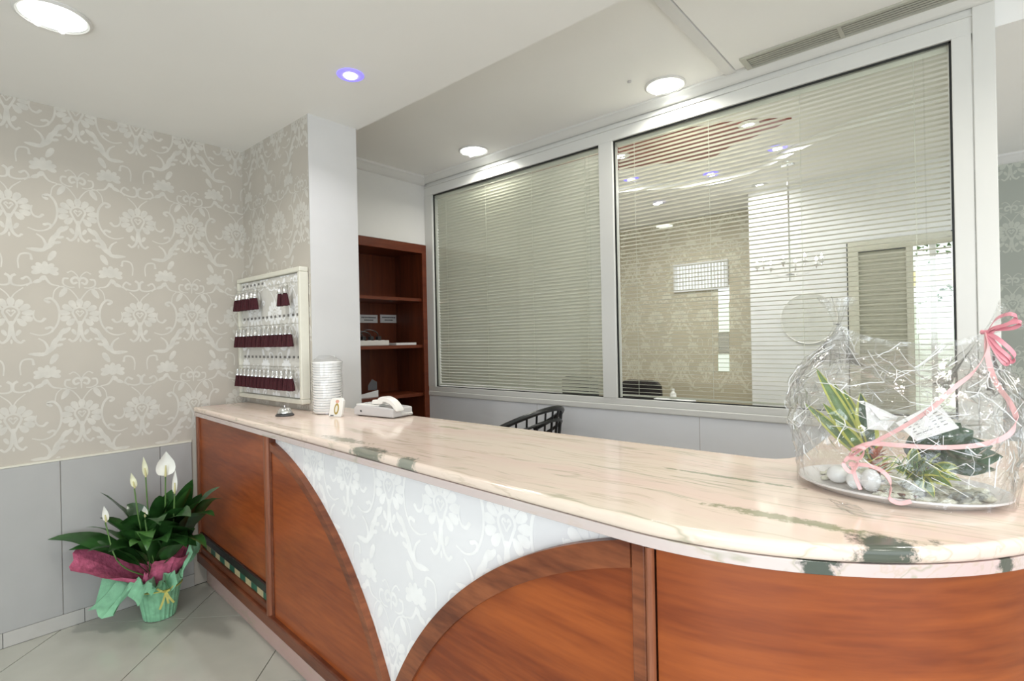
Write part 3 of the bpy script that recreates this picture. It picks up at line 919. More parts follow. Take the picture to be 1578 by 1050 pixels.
def downlight(x, y, z, r, label, power, spread=150):
    t = thing('recessed_downlight', label, 'ceiling light', (x, y, z), 'large recessed downlights')
    MB().lathe([(r, 0.001), (r + 0.014, 0.0), (r + 0.016, -0.005), (r + 0.006, -0.010), (r, -0.008)], (x, y, z), 40, close=False).build('trim_ring', 'paint', t, smooth=True)
    MB().lathe([(r, -0.004), (r * 0.96, 0.012), (r * 0.80, 0.05)], (x, y, z), 40, close=False).build('reflector', 'reflector', t, smooth=True)
    MB().lathe([(r * 0.97, -0.001), (r * 0.97, 0.0008)], (x, y, z - 0.003), 40).build('lens', 'lens', t)
    for dy in (-0.35, 0.35):
        MB().tube([(x - r * 0.75, y + dy * r, z - 0.0105), (x + r * 0.75, y + dy * r, z - 0.0105)], 0.013, 8).build('lamp_tube', 'lamp', t)
    disc_light('downlight_beam', (x, y, z - 0.015), r * 0.9, power, (1.0, 0.97, 0.90), spread)


LAMP = (1.0, 0.97, 0.90)
p = at(82, 24, 2, ZC); downlight(p.x, p.y, ZC, 0.105, 'big round downlight in the lobby ceiling above the wallpapered wall', 14)
for (x_, y_, l_) in ((0.55, 0.35, 'unseen round downlight added to the lobby ceiling over the curved counter end'), (1.9, 0.35, 'unseen round downlight added to the lobby ceiling beside the passage'), (0.85, -1.6, 'unseen round downlight added to the lobby ceiling behind the photographer'), (2.2, -1.6, 'unseen round downlight added to the lobby ceiling nearest the entrance')):
    downlight(x_, y_, ZC, 0.105, l_, 14)  # unseen lamps added to brighten the lobby and counter top
p = at(730, 232, 2, ZO); downlight(p.x, p.y, ZO, 0.10, 'round downlight in the office ceiling nearer the bookcase', 9)
for (x_, y_, l_) in ((0.62, 2.08, 'unseen round downlight added to the office ceiling behind the counter corner'), (1.3, 2.3, 'unseen round downlight added to the passage ceiling beside the glazed partition')):
    downlight(x_, y_, ZO - 0.008, 0.10, l_, 15)  # unseen lamps added to brighten the dado under the glass
p = at(1025, 131, 2, ZO); downlight(p.x, p.y, ZO, 0.10, 'round downlight in the office ceiling nearer the air vent', 9)


def spot(x, y, z, label, power, blue=True, group='small recessed spotlights', spread=130):
    t = thing('recessed_spotlight', label, 'spotlight', (x, y, z), group)
    MB().lathe([(0.030, 0.0), (0.062, 0.0), (0.063, -0.004), (0.054, -0.009), (0.030, -0.006)], (x, y, z), 28, close=False).build('glass_ring', 'spot_blue' if blue else 'paint', t, smooth=True)
    MB().lathe([(0.026, -0.012), (0.031, -0.002)], (x, y, z), 24).build('lens', 'spot_lens', t)
    disc_light('spot_beam', (x, y, z - 0.02), 0.03, power, (0.95, 0.95, 1.0), spread)


p = at(540, 115, 2, ZC); spot(p.x, p.y, ZC, 'small spotlight with blue ring in the lobby ceiling by the white pillar', 4)
for k, (px_, py_, blue, lab) in enumerate(((1198, 228, True, 'blue-ringed spotlight behind the glass, on the right of the white ceiling curve'), (1096, 268, True, 'blue-ringed spotlight behind the glass, at the middle of the white ceiling curve'),
                                          (973, 276, True, 'blue-ringed spotlight behind the glass, beside the mullion below the red panel'), (1381, 247, True, 'blue-ringed spotlight behind the glass, farthest right above the door'),
                                          (1153, 191, False, 'white spotlight behind the glass, on the pointed tip of the red panel'), (957, 240, False, 'white spotlight behind the glass, on the red panel beside the mullion'),
                                          (1171, 285, False, 'white spotlight behind the glass, above the corner of the white wall'), (1012, 313, False, 'white spotlight added in place of a reflection in the glass, above the damask wall'))):  # the last one stands in for the lobby spot's reflection
    z = ZLC - (0.055 if k == 6 or k == 7 else (0.012 if k in (4, 5) else 0))
    q = at(px_, py_, 2, z)
    spot(q.x, q.y, z, lab, 6.5 if k != 6 else 2.5, blue, spread=178)

# red leaf-shaped ceiling panel and the curved dropped ceiling in the lounge
red = [(900, 232), (950, 218), (1010, 211), (1060, 200), (1110, 192), (1150, 187), (1220, 184), (1195, 197), (1165, 210), (1125, 226), (1098, 244), (1060, 249), (1000, 254), (950, 263), (900, 275)]
rp_ = [at(x, y, 2, ZLC - 0.012) for x, y in red]
rp_ = [Vector((-2.75, 3.5, 0))] + [Vector((-2.6, 3.25, 0))] + [v for v in rp_ if v.y > 3.15]
tag(MB().prism([(v.x, v.y) for v in rp_], lambda a, b, h: (a, b, h), ZLC - 0.012, ZLC - 0.0005).build('ceiling_panel', 'red_ceiling'), 'dark red leaf-shaped ceiling panel behind the right window pane', 'ceiling panel')
crv = [(905, 306), (960, 296), (1020, 292), (1080, 287), (1130, 277), (1180, 258), (1240, 228), (1310, 200), (1400, 172), (1462, 150)]
cv = [at(x, y, 2, ZLC - 0.055) for x, y in crv]
cv = crom([Vector((v.x, v.y, 0)) for v in cv], 4)
poly = [(-3.655, cv[0].y)] + [(v.x, v.y) for v in cv] + [(0.02, cv[-1].y), (0.02, YB - 0.001), (-3.655, YB - 0.001)]
o = MB().prism(poly, lambda a, b, h: (a, b, h), ZLC - 0.055, ZLC - 0.0005).build('dropped_ceiling', 'ceiling', ceiling)

# ================================================================== AIR VENT in the office ceiling
vent = thing('air_vent', 'long two-bay linear air vent in the office ceiling above the window', 'air vent', (-0.45, 2.97, ZO - 0.02))
VX0, VX1, VY0, VY1 = -0.893, 0.01, 2.876, 3.036
zf = ZO - 0.008
fr_ = MB()
fr_.box(VX0, VX1, VY0, VY0 + 0.016, zf - 0.010, zf); fr_.box(VX0, VX1, VY1 - 0.030, VY1, zf - 0.010, zf)
fr_.box(VX0, VX0 + 0.030, VY0 + 0.016, VY1 - 0.030, zf - 0.010, zf); fr_.box(VX1 - 0.03, VX1, VY0 + 0.016, VY1 - 0.030, zf - 0.010, zf)
fr_.build('frame', 'vent', vent)
bx(VX0 + 0.01, VX1 - 0.01, VY0 + 0.01, VY1 - 0.01, zf - 0.001, zf + 0.0).build('back_plate', 'vent_dark', vent)
bx(-0.458, -0.440, VY0 + 0.016, VY1 - 0.030, zf - 0.009, zf - 0.0005).build('divider', 'vent', vent)
for (xa, xb) in ((VX0 + 0.031, -0.459), (-0.439, VX1 - 0.031)):
    for k in range(5):
        y = VY0 + 0.026 + k * 0.0215
        mbv = MB().prism([(y - 0.0100, zf - 0.0065), (y + 0.0095, zf - 0.0035), (y + 0.0095, zf - 0.0015), (y - 0.0100, zf - 0.0045)], lambda a, b, h: (h, a, b), xa, xb)
        mbv.build('louvre', 'vent', vent)
q = at(970, 125, 2, ZO)
tag(MB().lathe([(0.002, 0), (0.011, -0.001), (0.011, -0.006), (0.006, -0.010)], (q.x, q.y, ZO), 16).build('ceiling_sensor', 'grey_plastic', smooth=True), 'tiny grey sensor stud on the office ceiling beside the downlight', 'sensor')

# ================================================================== BOOKCASE and what lies in it
XB = -4.075
bk = thing('bookcase', 'dark mahogany built-in bookcase behind the white pillar', 'bookcase', (-3.85, 2.46, 0))
BY0, BY1, BZ = 1.852, 3.066, 2.336
bx(XB - 0.02, XB, BY0, BY1, 0, BZ).build('back_panel', 'bookcase', bk)
bx(XB, XL - 0.012, BY0, BY0 + 0.03, 0, BZ).build('side_panel', 'bookcase', bk)
bx(XB, XL - 0.012, BY1 - 0.03, BY1, 0, BZ).build('side_panel', 'bookcase', bk)
bx(XB, XL - 0.012, BY0 + 0.03, BY1 - 0.03, BZ - 0.06, BZ).build('top_panel', 'bookcase', bk)
bx(XL - 0.012, XL + 0.010, BY0, BY1, BZ - 0.075, BZ).build('face_rail', 'shelf', bk, bevel=0.003)
bx(XL - 0.012, XL + 0.010, BY1 - 0.052, BY1, 0, BZ - 0.075).build('face_stile', 'shelf', bk, bevel=0.003)
bx(XL - 0.012, XL + 0.010, BY0, BY0 + 0.052, 0, BZ - 0.075).build('face_stile', 'shelf', bk, bevel=0.003)
for z in (0.08, 0.60, 1.03, 1.455, 1.865):
    bx(XB, XL - 0.02, BY0 + 0.03, BY1 - 0.03, z - 0.026, z).build('shelf', 'shelf', bk)
for (xa, xb, which) in ((554, 582, 'left'), (586, 612, 'right')):
    a = at(xa, 485, 0, XB + 0.003); b = at(xb, 498, 0, XB + 0.003)
    t = thing('shelf_label', 'white printed label on the bookcase back, the %s one of two' % which, 'label', (XB, (a.y + b.y) / 2, b.z))
    bx(XB + 0.0005, XB + 0.003, a.y, b.y, b.z, a.z).build('card', 'paper_sheet', t)
    w = b.y - a.y; h = a.z - b.z
    for r_, (z, l0, l1) in enumerate(((0.66, 0.10, 0.90), (0.34, 0.25, 0.75))):
        ink = MB(); y = a.y + w * l0
        while y < a.y + w * l1:
            k = rnd.uniform(0.006, 0.016); ink.box(XB + 0.003, XB + 0.0034, y, min(y + k, a.y + w * l1), b.z + h * (z - 0.07), b.z + h * (z + 0.07)); y += k + 0.003
        ink.build('print_line', 'ink', t)
# power strip with black cables, papers, leaflet
a = at(553, 530, 0, -3.80); b = at(598, 528, 0, -3.80)
ps = thing('power_strip', 'white multi-socket power strip with black cables on the bookcase shelf', 'power strip', (-3.8, 2.7, 1.455))
bx(-3.84, -3.78, a.y - 0.1, b.y, 1.4555, 1.500).build('body', 'white_plastic', ps, bevel=0.006)
for k in range(5):
    y = b.y - 0.05 - k * 0.066
    MB().lathe([(0.018, 0), (0.018, 0.003), (0.014, 0.003), (0.014, 0.0005)], (-3.81, y, 1.500), 16).build('socket', 'grey_plastic', ps)
for k in range(4):
    y = b.y - 0.09 - k * 0.075
    c = [(-3.81, y, 1.505), (-3.81, y, 1.535), (-3.82, y - 0.02, 1.575 - 0.01 * k), (-3.84, y - 0.09, 1.59 - 0.012 * k), (-3.86, y - 0.15, 1.55), (-3.88, y - 0.16, 1.47)]
    MB().tube(crom(c, 5), 0.005, 6).build('cable', 'dark_plastic', ps)
    bx(-3.83, -3.79, y - 0.016, y + 0.016, 1.5035, 1.535).build('plug', 'dark_plastic', ps, bevel=0.004)
a = at(602, 531, 0, -3.80); b = at(633, 531, 0, -3.80)
tag(bx(-3.86, -3.72, a.y, b.y, 1.4555, 1.476).build('paper_pad', 'paper_sheet', bevel=0.002), 'white paper pad lying beside the power strip on the shelf', 'paper pad')
a = at(553, 612, 0, -3.75); b = at(583, 606, 0, -3.75)
lf = thing('leaflet', 'grey and white leaflet standing on the low bookcase shelf', 'leaflet', (-3.75, a.y, 1.031))
MB().prism([(a.y - 0.05, 1.0305), (b.y, 1.0305), (b.y, at(583, 605, 0, -3.75).z + 0.02), (a.y - 0.05, at(553, 613, 0, -3.75).z + 0.01)], lambda y, z, h: (h, y, z), -3.752, -3.749).build('sheet', 'paper_sheet', lf)
MB().prism([(b.y - 0.10, 1.09), (b.y - 0.012, 1.09), (b.y - 0.012, 1.155), (b.y - 0.06, 1.18), (b.y - 0.10, 1.13)], lambda y, z, h: (h, y, z), -3.7489, -3.7484).build('printed_picture', 'ink', lf)

# ================================================================== KEY BOARD with room keys
kb = thing('key_board', 'cream framed key board with three rows of hooks on the short wall', 'key board', (-3.22, 1.47, 1.16))
KX0, KX1, KZ0, KZ1, KY = -3.650, -2.808, 1.145, 1.915, 1.455
bx(KX0 + 0.03, KX1 - 0.03, KY + 0.010, YK0 - 0.002, KZ0 + 0.03, KZ1 - 0.03).build('back_panel', 'board_paper', kb)
damask('wallpaper_print', 'print_white', kb.children[0], lambda u, v: (u, KY + 0.0094, v), KX0 + 0.031, KX1 - 0.031, KZ0 + 0.031, KZ1 - 0.031, XL + 0.230, 2.213)
for (n_, x0, x1, z0, z1) in (('frame_rail', KX0, KX1, KZ1 - 0.027, KZ1), ('frame_rail', KX0, KX1, KZ0, KZ0 + 0.027), ('frame_stile', KX0, KX0 + 0.027, KZ0 + 0.027, KZ1 - 0.027), ('frame_stile', KX1 - 0.027, KX1, KZ0 + 0.027, KZ1 - 0.027)):
    bx(x0, x1, KY - 0.010, YK0 - 0.002, z0, z1).build(n_, 'board_cream', kb, bevel=0.005)
NK = 14
kx = [KX0 + 0.066 + k * (KX1 - KX0 - 0.13) / (NK - 1) for k in range(NK)]
# z of plate, hook for each row
ROWS = [('top', 1.862, 1.832, (0, 1, 2, 3, 4, 5, 11, 12), range(6)), ('middle', 1.650, 1.600, range(NK), range(NK)), ('bottom', 1.408, 1.352, range(NK), range(NK))]
ORD = ['first', 'second', 'third', 'fourth', 'fifth', 'sixth', 'seventh', 'eighth', 'ninth', 'tenth', 'eleventh', 'twelfth', 'thirteenth', 'fourteenth']
proto = None
tassel = MB(); n = 20; v = []; f = []
for j, (r, z) in enumerate(((0.011, 0), (0.015, -0.006), (0.019, -0.030), (0.023, -0.055), (0.025, -0.070))):
    for k in range(n):
        rr = r * (1 + (0.10 if k % 2 else -0.06) * (j > 0))
        v.append((rr * cos(2 * pi * k / n), rr * 0.75 * sin(2 * pi * k / n), z + (rnd.uniform(-0.003, 0.003) if j == 4 else 0)))
for j in range(4):
    for k in range(n):
        f.append((j * n + k, j * n + (k + 1) % n, (j + 1) * n + (k + 1) % n, (j + 1) * n + k))
f.append(tuple(range(n))); f.append(tuple(4 * n + k for k in range(n - 1, -1, -1)))
tassel.add(v, f)
keys = []
for (rname, zp, zh, cols, plates) in ROWS:
    for k in range(NK):
        MB().tube([(kx[k], KY + 0.012, zh), (kx[k], KY - 0.031, zh), (kx[k], KY - 0.034, zh + 0.006)], 0.0016, 6).build('hook', 'steel', kb)
        if k in plates:
            bx(kx[k] - 0.011, kx[k] + 0.011, KY + 0.0075, KY + 0.0093, zp - 0.007, zp + 0.007).build('number_plate', 'plate', kb)
    cl = list(cols)
    for i, k in enumerate(cl):
        if rname == 'top':
            lab = ('burgundy tassel key fob in the top row, %s of the group of six' % ORD[i]) if i < 6 else ('burgundy tassel key fob in the top row, %s of the separate pair' % ('left' if i == 6 else 'right'))
        else:
            lab = 'burgundy tassel key fob, %s from the left in the %s row' % (ORD[i], rname)
        loc = (kx[k], KY - 0.030, zh)
        if proto is None:
            e = bpy.data.objects.new('key_fob', None); COL.objects.link(e); e.location = loc
            MB().tube([(0.010 * cos(a), 0, -0.008 + 0.010 * sin(a)) for a in [2 * pi * q / 14 for q in range(15)]], 0.0012, 5).build('split_ring', 'steel', e)
            kk = MB(); kk.lathe([(0.009, -0.0012), (0.009, 0.0012)], (0.006, 0.004, 0), 12)
            kk.v = [(x + 0, 0.004 + z, -0.026 + y) for x, y, z in kk.v]
            kk.box(0.0035, 0.0085, 0.003, 0.005, -0.060, -0.030)
            kk.box(0.0085, 0.0115, 0.003, 0.005, -0.058, -0.052); kk.box(0.0085, 0.0110, 0.003, 0.005, -0.048, -0.044)
            kk.build('key', 'steel', e)
            MB().tube([(0, -0.006, -0.016), (-0.001, -0.008, -0.032)], 0.0013, 5).build('link', 'steel', e)
            MB().lathe([(0.002, 0.032), (0.008, 0.029), (0.009, 0.018), (0.014, 0.006), (0.017, -0.004), (0.017, -0.009)], (0, -0.010, -0.052), 16).build('metal_cap', 'chrome', e, smooth=True)
            t_ = tassel.build('tassel', 'burgundy', e); t_.location = (0, -0.010, -0.060)
            proto = e; o = e
        else:
            o = copy_tree(proto)
            o.location = loc; o.rotation_euler = (0, rnd.uniform(-0.06, 0.06), rnd.uniform(-0.4, 0.4))
        tag(o, lab, 'key', 'room keys on the key board')

# ================================================================== SMALL THINGS ON THE COUNTER
ZTT = ZT + 0.0005
c = at(439, 641, 2, ZT)
t = thing('service_bell', 'small chrome service bell with black base on the counter', 'bell', (c.x, c.y, ZT))
MB().lathe([(0.046, 0), (0.047, 0.004), (0.040, 0.012), (0.034, 0.014)], (c.x, c.y, ZTT), 28).build('base', 'dark_plastic', t, smooth=True)
MB().lathe([(0.037, 0.015), (0.036, 0.020), (0.031, 0.033), (0.020, 0.043), (0.006, 0.046)], (c.x, c.y, ZTT), 28).build('dome', 'chrome', t, smooth=True)
MB().lathe([(0.003, 0.045), (0.003, 0.050), (0.005, 0.051), (0.005, 0.054), (0.002, 0.056)], (c.x, c.y, ZTT), 12).build('plunger', 'chrome', t, smooth=True)

# stack of white cups in a clear plastic sleeve
c = Vector((-2.633, 1.499, ZTT))
t = thing('cup_stack', 'stack of white disposable bowls in a clear plastic sleeve on the counter', 'bowl stack', c)
for k in range(20):
    z = c.z + 0.004 + k * 0.0136
    r = 0.074 + 0.0006 * (k % 3)
    MB().lathe([(r * 0.90, 0), (r * 0.985, 0.009), (r, 0.0105), (r, 0.0130), (r * 0.93, 0.0128), (r * 0.86, 0.003)], (c.x + rnd.uniform(-.001, .001), c.y, z), 24).build('bowl', 'bowl_white', t, smooth=True)
sl = MB(); v = []; f = []; n = 40; m = 26
for j in range(m + 1):
    q = j / m; z = q * 0.312
    for k in range(n):
        a = 2 * pi * k / n
        nx = noise.noise(Vector((cos(a) * 2.5, sin(a) * 2.5, z * 16)))
        r = 0.079 + 0.006 * nx
        sq = 1.0 if q < 0.90 else 1 - (q - 0.90) / 0.10 * 0.92
        # the sleeve's top is pressed flat
        v.append((c.x + r * cos(a) * (1.0 if q < 0.9 else 1.0 + 0.06 * (q - .9) / .1), c.y + r * sin(a) * sq, c.z + z))
for j in range(m):
    for k in range(n):
        f.append((j * n + k, j * n + (k + 1) % n, (j + 1) * n + (k + 1) % n, (j + 1) * n + k))
sl.add(v, f); sl.build('plastic_sleeve', 'sleeve', t, smooth=False)

# small cream display card with a gold oval emblem
a = at(514, 641, 2, ZT); b = at(533, 643, 2, ZT)
t = thing('display_card', 'small cream display stand with a gold oval emblem beside the telephone', 'display card', (a.x, a.y, ZT))
dx = Vector((0.88, 0.30, 0)); dy = Vector((-0.30, 0.88, 0)); dx.normalize(); dy.normalize()
o0 = Vector((a.x + 0.01, a.y - 0.035, ZTT))


def dc(u, w_, h): return o0 + dx * u + dy * w_ + Vector((0, 0, h))


MB().prism([(0, 0), (0.078, 0), (0.082, 0.012), (0.082, 0.080), (0.070, 0.094), (0.012, 0.094), (0.0, 0.082)], lambda u, h, w_: dc(u, w_ + h * 0.22, h), 0, 0.016).build('stand', 'white_plastic', t, bevel=0.003)
MB().prism([(0.046 + 0.015 * cos(2 * pi * k / 20), 0.040 + 0.028 * sin(2 * pi * k / 20)) for k in range(20)], lambda u, h, w_: dc(u, w_ + h * 0.22, h), -0.0012, 0.0).build('emblem', 'gold', t)
MB().prism([(0.046 + 0.011 * cos(2 * pi * k / 16), 0.077 + 0.008 * sin(2 * pi * k / 16)) for k in range(16)], lambda u, h, w_: dc(u, w_ + h * 0.22, h), -0.0012, 0.0).build('emblem', 'rose', t)
MB().prism([(0.046 + 0.008 * cos(2 * pi * k / 16), 0.040 + 0.018 * sin(2 * pi * k / 16)) for k in range(16)], lambda u, h, w_: dc(u, w_ + h * 0.22, h), -0.0018, -0.0013).build('emblem_centre', 'board_cream', t)
MB().prism([(0.012, 0.004), (0.032, 0.004), (0.032, 0.009), (0.012, 0.009)], lambda u, h, w_: dc(u, w_ + h * 0.22, h), -0.001, 0.0).build('caption', 'ink', t)

# desk telephone
ph = thing('telephone', 'white desk telephone with handset on a pale grey base', 'telephone', (-2.29, 1.615, ZT))
pa = Vector((-2.425, 1.527, ZTT)); pb = Vector((-2.140, 1.562, ZTT))
ux = (pb - pa); plen = ux.length; ux.normalize(); uy = Vector((-ux.y, ux.x, 0))


def pc(u, w_, h): return pa + ux * u + uy * w_ + Vector((0, 0, h))


MB().prism([(0, 0.004), (plen, 0.004), (plen, 0.046), (plen - 0.03, 0.050), (0.03, 0.058), (0.0, 0.040)], lambda u, h, w_: pc(u, w_, h), 0, 0.135).build('base', 'grey_plastic', ph, bevel=0.005)
for uu in (0.02, plen - 0.05):
    for ww in (0.012, 0.105):
        MB().prism([(uu, ww), (uu + 0.02, ww), (uu + 0.02, ww + 0.015), (uu, ww + 0.015)], lambda u, w_, h: pc(u, w_, h), 0, 0.004).build('foot', 'dark_plastic', ph)
MB().prism([(0.012, 0.006), (plen - 0.105, 0.006), (plen - 0.105, 0.128), (0.012, 0.128)], lambda u, w_, h: pc(u, w_, 0.054 + h), 0.0, 0.006).build('face_plate', 'white_plastic', ph, bevel=0.003)
for i in range(4):
    for j in range(3):
        u0 = 0.045 + i * 0.022; w0 = 0.035 + j * 0.024
        MB().prism([(u0, w0), (u0 + 0.014, w0), (u0 + 0.014, w0 + 0.013), (u0, w0 + 0.013)], lambda u, w_, h: pc(u, w_, h), 0.060, 0.065).build('push_button', 'grey_plastic', ph, bevel=0.002)
MB().prism([(0.05, 0.022), (0.062, 0.020), (0.062, 0.030), (0.05, 0.031)], lambda u, h, w_: pc(u, w_, h), -0.0006, 0.0).build('vent_slot', 'dark_plastic', ph)
# handset: arch lying over the right part of the base
hs = []; hw = []
arch = [(plen - 0.125, 0.066), (plen - 0.115, 0.092), (plen - 0.085, 0.104), (plen - 0.045, 0.098), (plen - 0.010, 0.080), (plen + 0.018, 0.052), (plen + 0.022, 0.036),
        (plen + 0.004, 0.040), (plen - 0.020, 0.062), (plen - 0.050, 0.074), (plen - 0.078, 0.078), (plen - 0.088, 0.066)]
arch = [(v.x, v.y) for v in crom([(a_, b_, 0) for a_, b_ in arch], 4)]
MB().prism(arch, lambda u, h, w_: pc(u, w_, h), 0.010, 0.054).build('handset', 'white_plastic', ph, bevel=0.007, smooth=True)
MB().prism([(plen - 0.165, 0.070), (plen - 0.16, 0.084), (plen - 0.12, 0.086), (plen - 0.10, 0.072), (plen - 0.10, 0.062), (plen - 0.165, 0.062)], lambda u, h, w_: pc(u, w_, h), 0.012, 0.052).build('ear_piece', 'white_plastic', ph, bevel=0.005)
coil = []
for k in range(90):
    q = k / 89; a_ = q * 2 * pi * 11
    coil.append(pc(plen + 0.005 + 0.012 * sin(q * 3), 0.055 + 0.070 * q, 0.020 - 0.006 * q) + Vector((0, 0, 0.006 * sin(a_))) + ux * 0.006 * cos(a_))
MB().tube(coil, 0.0018, 5).build('coiled_cord', 'white_plastic', ph, smooth=True)

# ================================================================== BLACK SPINDLE CHAIR behind the counter
ch = thing('spindle_chair', 'black spindle-back tub chair behind the counter', 'chair', (-2.32, 2.68, 0))
cx, cy, rr = -2.30, 2.66, 0.30


def rim(a, dr=0.0, dz=0.0):
    # a = 0 at the back (towards +x); height falls towards the arms
    h = 1.045 - 0.26 * (1 - cos(a)) * 0.62 + dz
    return Vector((cx + (rr + dr) * cos(a) + 0.05 * (h - 0.7), cy + (rr + dr) * sin(a), h))


al = [radians(-105 + 210 * k / 28) for k in range(29)]
MB().tube([rim(a) for a in al], 0.017, 8).build('top_rail', 'blackwood', ch, smooth=True)
MB().tube([rim(a, -0.005, -0.075) for a in al], 0.011, 8).build('lower_rail', 'blackwood', ch, smooth=True)
for k in range(17):
    a = radians(-100 + 200 * k / 16)
    b_ = Vector((cx + (rr - 0.05) * cos(a), cy + (rr - 0.05) * sin(a), 0.46))
    MB().tube([b_, rim(a, -0.002, -0.01)], 0.0065, 6).build('spindle', 'blackwood', ch, smooth=True)
MB().lathe([(0.0, 0.0), (0.25, 0.0), (0.275, 0.015), (0.27, 0.035), (0.24, 0.042), (0.0, 0.036)], (cx, cy, 0.425), 28, close=False).build('seat', 'blackwood', ch, smooth=True)
for k in range(4):
    a = radians(45 + 90 * k)
    MB().tube([(cx + 0.19 * cos(a), cy + 0.19 * sin(a), 0.428), (cx + 0.26 * cos(a), cy + 0.26 * sin(a), 0.002)], 0.016, 8, 0.012).build('leg', 'blackwood', ch, smooth=True)
for k in range(4):
    a = radians(45 + 90 * k); b_ = radians(135 + 90 * k); q = 0.232
    MB().tube([(cx + q * cos(a), cy + q * sin(a), 0.18), (cx + q * cos(b_), cy + q * sin(b_), 0.18)], 0.008, 6).build('stretcher', 'blackwood', ch, smooth=True)

# ================================================================== LOUNGE BEHIND THE GLASS
# high transom window with vertical slats in the damask wall
a = at(1041, 411, 1, YB - 0.01); b = at(1120, 443, 1, YB - 0.01)
TX0, TX1, TZ0, TZ1 = a.x, b.x, b.z + 0.005, a.z - 0.002
w2 = grp('window_2', ((TX0 + TX1) / 2, YB, TZ0))
fw = MB(); q = 0.018
fw.box(TX0 - q, TX1 + q, YB - 0.03, YB, TZ1, TZ1 + q); fw.box(TX0 - q, TX1 + q, YB - 0.03, YB, TZ0 - q, TZ0); fw.box(TX0 - q, TX0, YB - 0.03, YB, TZ0, TZ1); fw.box(TX1, TX1 + q, YB - 0.03, YB, TZ0, TZ1)
fw.build('window_frame', 'paint', w2)
bx(TX0, TX1, YB - 0.008, YB - 0.002, TZ0, TZ1).build('pane', 'pane_day', w2)
for k in range(16):
    x = TX0 + (TX1 - TX0) * (k + 0.5) / 16
    MB().prism([(x - 0.010, YB - 0.026), (x + 0.010, YB - 0.016), (x + 0.010, YB - 0.015), (x - 0.010, YB - 0.025)], lambda u, y, h: (u, y, h), TZ0 + 0.002, TZ1 - 0.002).build('vertical_slat', 'paint', w2)
# narrow wall mirror, its bright reflections put in as glowing panes
w3 = grp('mirror_strip', (at(1115, 500, 1, YB).x, YB, 1.3))
ys = [440, 466, 512, 545, 573]
for k in range(4):
    a = at(1107, ys[k], 1, YB - 0.006); b = at(1124, ys[k + 1], 1, YB - 0.006)
    bx(a.x, b.x, YB - 0.010, YB - 0.001, b.z + 0.004, a.z - 0.004).build('pane', 'pane_day' if k == 0 else ('pane_green' if k in (1, 3) else 'mirror'), w3)
# round wall mirror on the white wall
c = at(1246, 491, 1, YW - 0.01)
t = thing('round_mirror', 'round frameless wall mirror on the white wall behind the glass', 'mirror', (c.x, YW, c.z - 0.2))
rm = (at(1291, 491, 1, YW - 0.01) - c).length
MB().prism([(c.x + rm * cos(2 * pi * k / 48), c.z + rm * sin(2 * pi * k / 48)) for k in range(48)], lambda x, z, h: (x, h, z), YW - 0.012, YW - 0.002).build('mirror_glass', 'reflection_pale', t)
MB().tube([(c.x + rm * cos(2 * pi * k / 48), YW - 0.012, c.z + rm * sin(2 * pi * k / 48)) for k in range(49)], 0.005, 6).build('rim', 'white_plastic', t)
# chandelier with candle bulbs and glass drops
YC = 4.30
bulbs = [(1166.6, 402, 0), (1182, 396, .1), (1183.7, 403, -.12), (1217, 393, .16), (1247, 400, -.14), (1252, 392, .12), (1266, 396, 0), (1217, 404, -.18)]
c = at(1217, 412, 1, YC)
t = thing('chandelier', 'glass chandelier with candle bulbs in the lounge behind the glass', 'chandelier', (c.x, YC, c.z))
MB().tube([(c.x, YC, c.z - 0.10), (c.x, YC, ZLC - 0.055)], 0.006, 8).build('stem', 'chrome', t)
MB().lathe([(0.008, -0.11), (0.028, -0.09), (0.03, -0.07), (0.012, -0.04), (0.022, 0.0), (0.012, 0.03), (0.03, 0.05), (0.01, 0.075)], (c.x, YC, c.z), 16).build('body', 'sleeve', t, smooth=True)
MB().lathe([(0.05, 0.0), (0.045, -0.02), (0.01, -0.03)], (c.x, YC, ZLC - 0.055), 20).build('ceiling_rose', 'chrome', t, smooth=True)
for (bx_, by_, dyy) in bulbs:
    e = at(bx_, by_ + 3, 1, YC); e = Vector((e.x, YC + dyy, c.z + 0.045))
    m_ = (Vector((c.x, YC, c.z - 0.05)) + e) / 2 + Vector((0, 0, -0.06))
    MB().tube(crom([(c.x, YC, c.z - 0.05), m_, e + Vector((0, 0, -0.035)), e + Vector((0, 0, -0.03))], 5), 0.004, 6).build('arm', 'sleeve', t, smooth=True)
    MB().lathe([(0.004, -0.034), (0.016, -0.028), (0.017, -0.024), (0.006, -0.022), (0.006, 0.0)], e, 12).build('candle', 'paint', t, smooth=True)
    MB().lathe([(0.004, 0.0), (0.0085, 0.008), (0.007, 0.018), (0.001, 0.032)], e, 10).build('bulb', 'bulb', t, smooth=True)
    MB().lathe([(0.001, 0.0), (0.006, -0.012), (0.001, -0.024)], e + Vector((0, 0, -0.036)), 6).build('glass_drop', 'chrome', t)
# glazed door in the white wall: a blind on the left leaf, glowing panes painting the shop window's reflection on the right
a = at(1307, 376, 1, YW); b = at(1478, 376, 1, YW)
DX0, DX1, DZ = a.x, b.x, a.z
xs = at(1402, 400, 1, YW).x
dr = grp('door_1', ((DX0 + DX1) / 2, YW, 0))
d = MB(); d.box(DX0 - 0.01, DX1, YW - 0.02, YW - 0.001, DZ, DZ + 0.012); d.box(DX0 - 0.01, DX0, YW - 0.02, YW - 0.001, 0, DZ); d.build('dark_reveal', 'gasket', dr)
d = MB(); d.box(DX0, DX1, YW - 0.035, YW - 0.001, DZ - 0.07, DZ); d.box(DX0, DX0 + 0.07, YW - 0.035, YW - 0.001, 0, DZ - 0.07); d.box(xs - 0.02, xs + 0.02, YW - 0.035, YW - 0.001, 0, DZ - 0.07); d.box(DX1 - 0.03, DX1, YW - 0.035, YW - 0.001, 0, DZ - 0.07)
